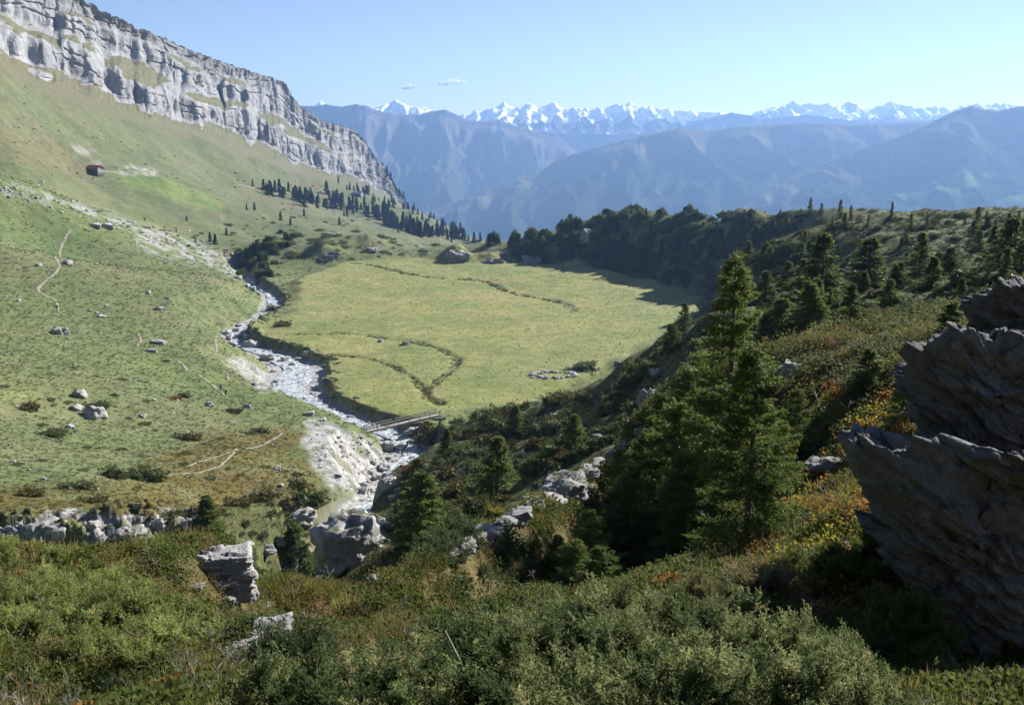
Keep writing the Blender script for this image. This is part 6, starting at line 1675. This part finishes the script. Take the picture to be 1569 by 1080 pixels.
ra = box_mesh(BL + 0.4, 0.12, 0.20, 0.01); ra.materials.append(M_wood)
for sgn in (-1, 1):
    for h in (0.55, 1.05): add('rail', ra, None, br, loc=(BL / 2, sgn * (BW / 2 + 0.02), h))
# stone footings under both ends
for q, e_, lb in ((A, za, 'stone abutment under the far left end of the footbridge'), (B, zb, 'stone abutment under the right end of the footbridge')):
    add('abutment', BOULD_G[1], loc=(q.x, q.y, q.z - 1.3), scale=(1.7, 1.5, 1.2), rot=(0, 0, 0.6), label=lb, cat='rock')

# ------------------------------------------------------------------ people
def mat_person(name, top, trousers, skin=(0.45, 0.27, 0.19), hair=(0.06, 0.04, 0.03)):
    t = NT(name); v = t.coord(); sx = t.n('ShaderNodeSeparateXYZ'); t.l(v, sx.inputs[0])
    c = t.ramp(t.mapr(sx.outputs['Z'], 0, 1.8), [(0, (0.05, 0.04, 0.035)), (0.07, trousers), (0.53, top), (0.845, skin), (0.945, hair)], 'CONSTANT')
    n = t.noise(v, 14, 3)
    c = t.mix(t.mapr(n, 0.3, 0.7, 0, 0.25), c, (0.02, 0.02, 0.02))
    return t.done(t.principled(c, 0.85))
def person(px, py, hpx, label, top, trousers, facing, pack=None, stride=0.25, ymin=60, loc=None, lift=0.0):
    x, y, z = loc if loc else hit1(px, py, ymin)
    s = hpx * y / F / 0.97 / 1.78
    root = add('person', None, loc=(x, y, z + lift), rot=(0, 0, facing), scale=s, label=label, cat='person')
    J = {'pel': (0, 0, 0.96), 'bel': (0, 0.01, 1.12), 'che': (0, 0.0, 1.34), 'nek': (0, 0.02, 1.50), 'hed': (0, 0.035, 1.62), 'top': (0, 0.03, 1.76),
         'hl': (-0.10, 0, 0.90), 'kl': (-0.11, stride * 0.55, 0.50), 'al': (-0.11, stride * 0.75, 0.09), 'tl': (-0.12, stride * 0.75 + 0.16, 0.04),
         'hr': (0.10, 0, 0.90), 'kr': (0.11, -stride * 0.15, 0.50), 'ar': (0.11, -stride * 0.95, 0.12), 'tr': (0.12, -stride * 0.85 + 0.13, 0.04),
         'sl': (-0.19, 0, 1.42), 'el': (-0.25, -0.10, 1.17), 'wl': (-0.24, 0.12, 1.04), 'fl': (-0.23, 0.19, 1.02),
         'sr': (0.19, 0, 1.42), 'er': (0.25, -0.06, 1.17), 'wr': (0.24, 0.16, 1.06), 'fr': (0.23, 0.23, 1.05)}
    E = [('pel', 'bel'), ('bel', 'che'), ('che', 'nek'), ('nek', 'hed'), ('hed', 'top'), ('pel', 'hl'), ('hl', 'kl'), ('kl', 'al'), ('al', 'tl'), ('pel', 'hr'), ('hr', 'kr'), ('kr', 'ar'), ('ar', 'tr'), ('che', 'sl'), ('sl', 'el'), ('el', 'wl'), ('wl', 'fl'), ('che', 'sr'), ('sr', 'er'), ('er', 'wr'), ('wr', 'fr')]
    R = {'pel': .15, 'bel': .135, 'che': .165, 'nek': .062, 'hed': .098, 'top': .07, 'hl': .10, 'kl': .065, 'al': .045, 'tl': .04, 'hr': .10, 'kr': .065, 'ar': .045, 'tr': .04, 'sl': .07, 'el': .05, 'wl': .036, 'fl': .04, 'sr': .07, 'er': .05, 'wr': .036, 'fr': .04}
    ks = list(J); me = bpy.data.meshes.new('body'); me.from_pydata([J[k] for k in ks], [(ks.index(a), ks.index(b)) for a, b in E], []); me.update()
    b = add('body', me, mat_person('clothes', top, trousers), root)
    b.modifiers.new('skin', 'SKIN')
    for k, sv in zip(ks, me.skin_vertices[0].data): sv.radius = (R[k], R[k] * (0.75 if k in ('che', 'bel', 'pel') else 1)); sv.use_root = (k == 'pel')
    sb = b.modifiers.new('smooth', 'SUBSURF'); sb.levels = 1; sb.render_levels = 1
    # hat
    v, f = ico(2); hv = v * np.array((0.115, 0.125, 0.075)) + np.array((0, 0.03, 1.73)); brim = hv[:, 2] < 1.72
    hv[brim, :2] = (hv[brim, :2] - np.array((0, 0.03))) * 1.35 + np.array((0, 0.045)); hv[brim, 2] = 1.705 + 0.3 * (hv[brim, 2] - 1.705)
    add('hat', mesh_np('hat', hv, f, True), mat_plain('hat', tuple(0.6 * c for c in top), 0.9), root)
    if pack:
        pb = bmesh.new(); bmesh.ops.create_cube(pb, size=1); bmesh.ops.scale(pb, vec=(0.32, 0.22, 0.52), verts=pb.verts); bmesh.ops.translate(pb, vec=(0, -0.25, 1.24), verts=pb.verts)
        for vv_ in pb.verts:
            if vv_.co.z > 1.3: vv_.co.x *= 0.75; vv_.co.y += 0.04
        bmesh.ops.bevel(pb, geom=pb.edges[:], offset=0.06, segments=2, affect='EDGES')
        pm = bpy.data.meshes.new('backpack'); pb.to_mesh(pm); pb.free(); add('backpack', pm, mat_plain('pack', pack, 0.8), root)
    return root
person(825, 672, 20, 'hiker in dark clothes nearest the camera on the path above the bridge', (0.10, 0.13, 0.22), (0.02, 0.02, 0.025), math.pi, (0.03, 0.03, 0.04))
person(829, 667, 18, 'hiker with a red backpack just behind the nearest hiker', (0.25, 0.03, 0.03), (0.03, 0.03, 0.04), 0.2, (0.35, 0.03, 0.04))
person(814, 650, 16, 'hiker in a light blue shirt where the path bends', (0.16, 0.30, 0.42), (0.05, 0.05, 0.06), 0.4, (0.10, 0.20, 0.25))
person(789, 634, 12, 'small dark hiker where the path leaves the meadow', (0.04, 0.04, 0.05), (0.03, 0.03, 0.03), 0.8, (0.05, 0.05, 0.05))
person(834, 624, 10, 'person in a bright blue jacket at the edge of the meadow', (0.03, 0.25, 0.70), (0.03, 0.20, 0.50), 1.2, None, 0.05)
person(338, 601, 12, 'hiker in a dark blue jacket, the upper of two on the slope trail', (0.03, 0.04, 0.10), (0.06, 0.07, 0.10), 2.4, (0.03, 0.03, 0.05))
person(346, 608, 12, 'hiker in black, the lower of two on the slope trail', (0.02, 0.02, 0.02), (0.03, 0.03, 0.035), 2.4, (0.02, 0.02, 0.02))
person(88, 476, 9, 'tiny hiker in dark blue at the end of the upper trail', (0.03, 0.04, 0.12), (0.02, 0.02, 0.03), 2.8, (0.05, 0.05, 0.08))
person(108, 487, 7, 'tiny hiker in brown to the right of the upper trail', (0.14, 0.05, 0.04), (0.04, 0.03, 0.03), 2.6, None)
person(82, 380, 6, 'tiny hiker in red high on the upper trail', (0.22, 0.04, 0.04), (0.04, 0.03, 0.03), 2.6, None)
bp = A.lerp(B, 0.40)
person(0, 0, 12, 'dark hiker crossing the footbridge', (0.03, 0.03, 0.04), (0.03, 0.03, 0.04), math.atan2(ax.y, ax.x) - math.pi / 2, (0.04, 0.03, 0.03), 0.2, loc=(bp.x, bp.y, bp.z + 0.02))
bp = A.lerp(B, 0.02)
person(0, 0, 9, 'dark hiker stepping onto the left end of the footbridge', (0.02, 0.02, 0.03), (0.02, 0.02, 0.02), math.atan2(ax.y, ax.x) - math.pi / 2, None, 0.2, loc=(bp.x, bp.y, bp.z + 0.02))

# ------------------------------------------------------------------ buildings on the far slope
M_roofred = mat_plain('red_roof', (0.40, 0.13, 0.09), 0.8, 0.2, 0.8); M_wall_d = mat_plain('dark_boards', (0.16, 0.15, 0.145), 0.9, 0.3, 0.7); M_wall_p = mat_plain('pale_wall', (0.36, 0.34, 0.31), 0.9, 0.1, 0.6); M_roofgrey = mat_plain('grey_roof', (0.42, 0.41, 0.40), 0.8, 0.2, 0.6)
def barn(px, py, L, Wd, h, yaw, label, wall, roofm, name='barn'):
    x, y, z = hit1(px, py, 500)
    root = add(name, None, loc=(x, y, z), rot=(0, 0, yaw), label=label, cat='barn')
    add('wall', box_mesh(L, Wd, h + 2.0, 0.02), wall, root, loc=(0, 0, (h - 2.0) / 2))
    rise = Wd * 0.32; ov = 0.8; tk = 0.3
    V = []
    for X in (-L / 2 - ov, L / 2 + ov):
        V += [(X, -Wd / 2 - ov, h - ov * 0.6), (X, 0, h + rise), (X, Wd / 2 + ov, h - ov * 0.6), (X, Wd / 2 + ov, h - ov * 0.6 + tk), (X, 0, h + rise + tk), (X, -Wd / 2 - ov, h - ov * 0.6 + tk)]
    me = bpy.data.meshes.new('roof'); me.from_pydata(V, [], [(0, 1, 2, 3, 4, 5), (11, 10, 9, 8, 7, 6), (0, 6, 7, 1), (1, 7, 8, 2), (2, 8, 9, 3), (3, 9, 10, 4), (4, 10, 11, 5), (5, 11, 6, 0)]); me.update()
    add('roof', me, roofm, root)
    for sgn in (-1, 1):      # gables
        gx = sgn * L / 2
        g = bpy.data.meshes.new('gable'); g.from_pydata([(gx, -Wd / 2, h), (gx, Wd / 2, h), (gx, 0, h + rise), (gx - sgn * 0.3, -Wd / 2, h), (gx - sgn * 0.3, Wd / 2, h), (gx - sgn * 0.3, 0, h + rise)], [], [(0, 1, 2), (5, 4, 3), (0, 3, 4, 1), (1, 4, 5, 2), (2, 5, 3, 0)]); g.update()
        add('gable', g, M_wall_p, root)
    add('end_wall', box_mesh(0.25, Wd * 0.98, h * 0.98, 0.01), M_wall_p, root, loc=(L / 2 + 0.14, 0, h / 2))
    add('door', box_mesh(2.6, 0.2, h * 0.75, 0.02), M_bark, root, loc=(L * 0.25, -Wd / 2 - 0.1, h * 0.37))
    for k in range(3): add('window', box_mesh(0.9, 0.16, 0.8, 0.02), M_glass, root, loc=(-L * 0.35 + k * L * 0.18, -Wd / 2 - 0.08, h * 0.55))
M_glass = mat_plain('window_glass', (0.03, 0.035, 0.04), 0.2, 0.1, 1)
barn(146, 265, 10.5, 5.5, 3.2, 0.45 - 0.9, 'long barn with a red roof on the left slope', M_wall_d, M_roofred)
barn(548, 300, 13, 8, 3.0, -0.3, 'tiny grey roofed hut below the far end of the cliff', M_wall_d, M_roofgrey, 'hut')

# ------------------------------------------------------------------ clouds beyond the mountains
def mat_cloud():
    t = NT('cloud')
    d = t.n('ShaderNodeBsdfDiffuse'); d.inputs['Color'].default_value = (0.97, 0.97, 0.97, 1)
    tr = t.n('ShaderNodeBsdfTranslucent'); tr.inputs['Color'].default_value = (0.97, 0.97, 0.97, 1)
    mx = t.n('ShaderNodeMixShader'); mx.inputs[0].default_value = 0.5; t.l(d.outputs[0], mx.inputs[1]); t.l(tr.outputs[0], mx.inputs[2])
    return t.done(mx.outputs[0])
def cloud(px, py, w, h, seed, label):
    Y = 12500; x, y, z = P(px, py, Y); rng = np.random.default_rng(seed)
    wv = w * Y / F; hv = h * Y / F; B = []
    for k in range(26):
        t = rng.uniform(-1, 1); r = hv * rng.uniform(0.15, 0.42) * (1 - 0.55 * abs(t)); n = 75
        q = unit(rng.normal(size=(n, 3))) * (rng.random(n) ** 0.4)[:, None] * r * np.array((1.7, 1.3, 0.8))
        B.append(q + np.array((t * wv * 0.45, rng.normal() * hv * 0.3, rng.uniform(-0.15, 0.35) * hv * (1 - abs(t)) + 0.12 * hv * t)))
    B = np.concatenate(B); n = len(B); D = unit(rng.normal(size=(n, 3)))
    v_, f_ = diamonds(B, D, rng.uniform(0.6, 1.2, n) * 11.0, np.full(n, 4.2), rng)
    m = bpy.data.materials.get('cloud') or mat_cloud()
    add('cloud', mesh_np('cloud', v_, f_, False), m, loc=(x, y, z), label=label, cat='cloud', kind='stuff')
cloud(693, 128, 44, 13, 1, 'small white cloud, the larger one above the snowy peaks')
cloud(627, 134, 20, 11, 2, 'small white cloud left of the larger cloud')
# ------------------------------------------------------------------ the air of the valley
def haze():
    bm = bmesh.new(); bmesh.ops.create_cube(bm, size=1)
    me = bpy.data.meshes.new('haze'); bm.to_mesh(me); bm.free()
    m = bpy.data.materials.new('haze'); m.use_nodes = True; t = m.node_tree; t.nodes.clear()
    o = t.nodes.new('ShaderNodeOutputMaterial'); v = t.nodes.new('ShaderNodeVolumePrincipled')
    v.inputs['Color'].default_value = HAZE_COL
    v.inputs['Density'].default_value = HAZE_D
    v.inputs['Anisotropy'].default_value = 0.3
    t.links.new(v.outputs[0], o.inputs['Volume'])
    x0, x1, y0, y1, z0, z1 = -11000, 11000, -5600, 11500, -1250, 560
    ob = add('haze', me, m, loc=((x0 + x1) / 2, (y0 + y1) / 2, (z0 + z1) / 2), scale=(x1 - x0, y1 - y0, z1 - z0), label='blue haze filling the valley air', cat='haze', kind='stuff')
HAZE_COL = (0.335, 0.57, 1.0, 1)
HAZE_D = 0.000078
haze()
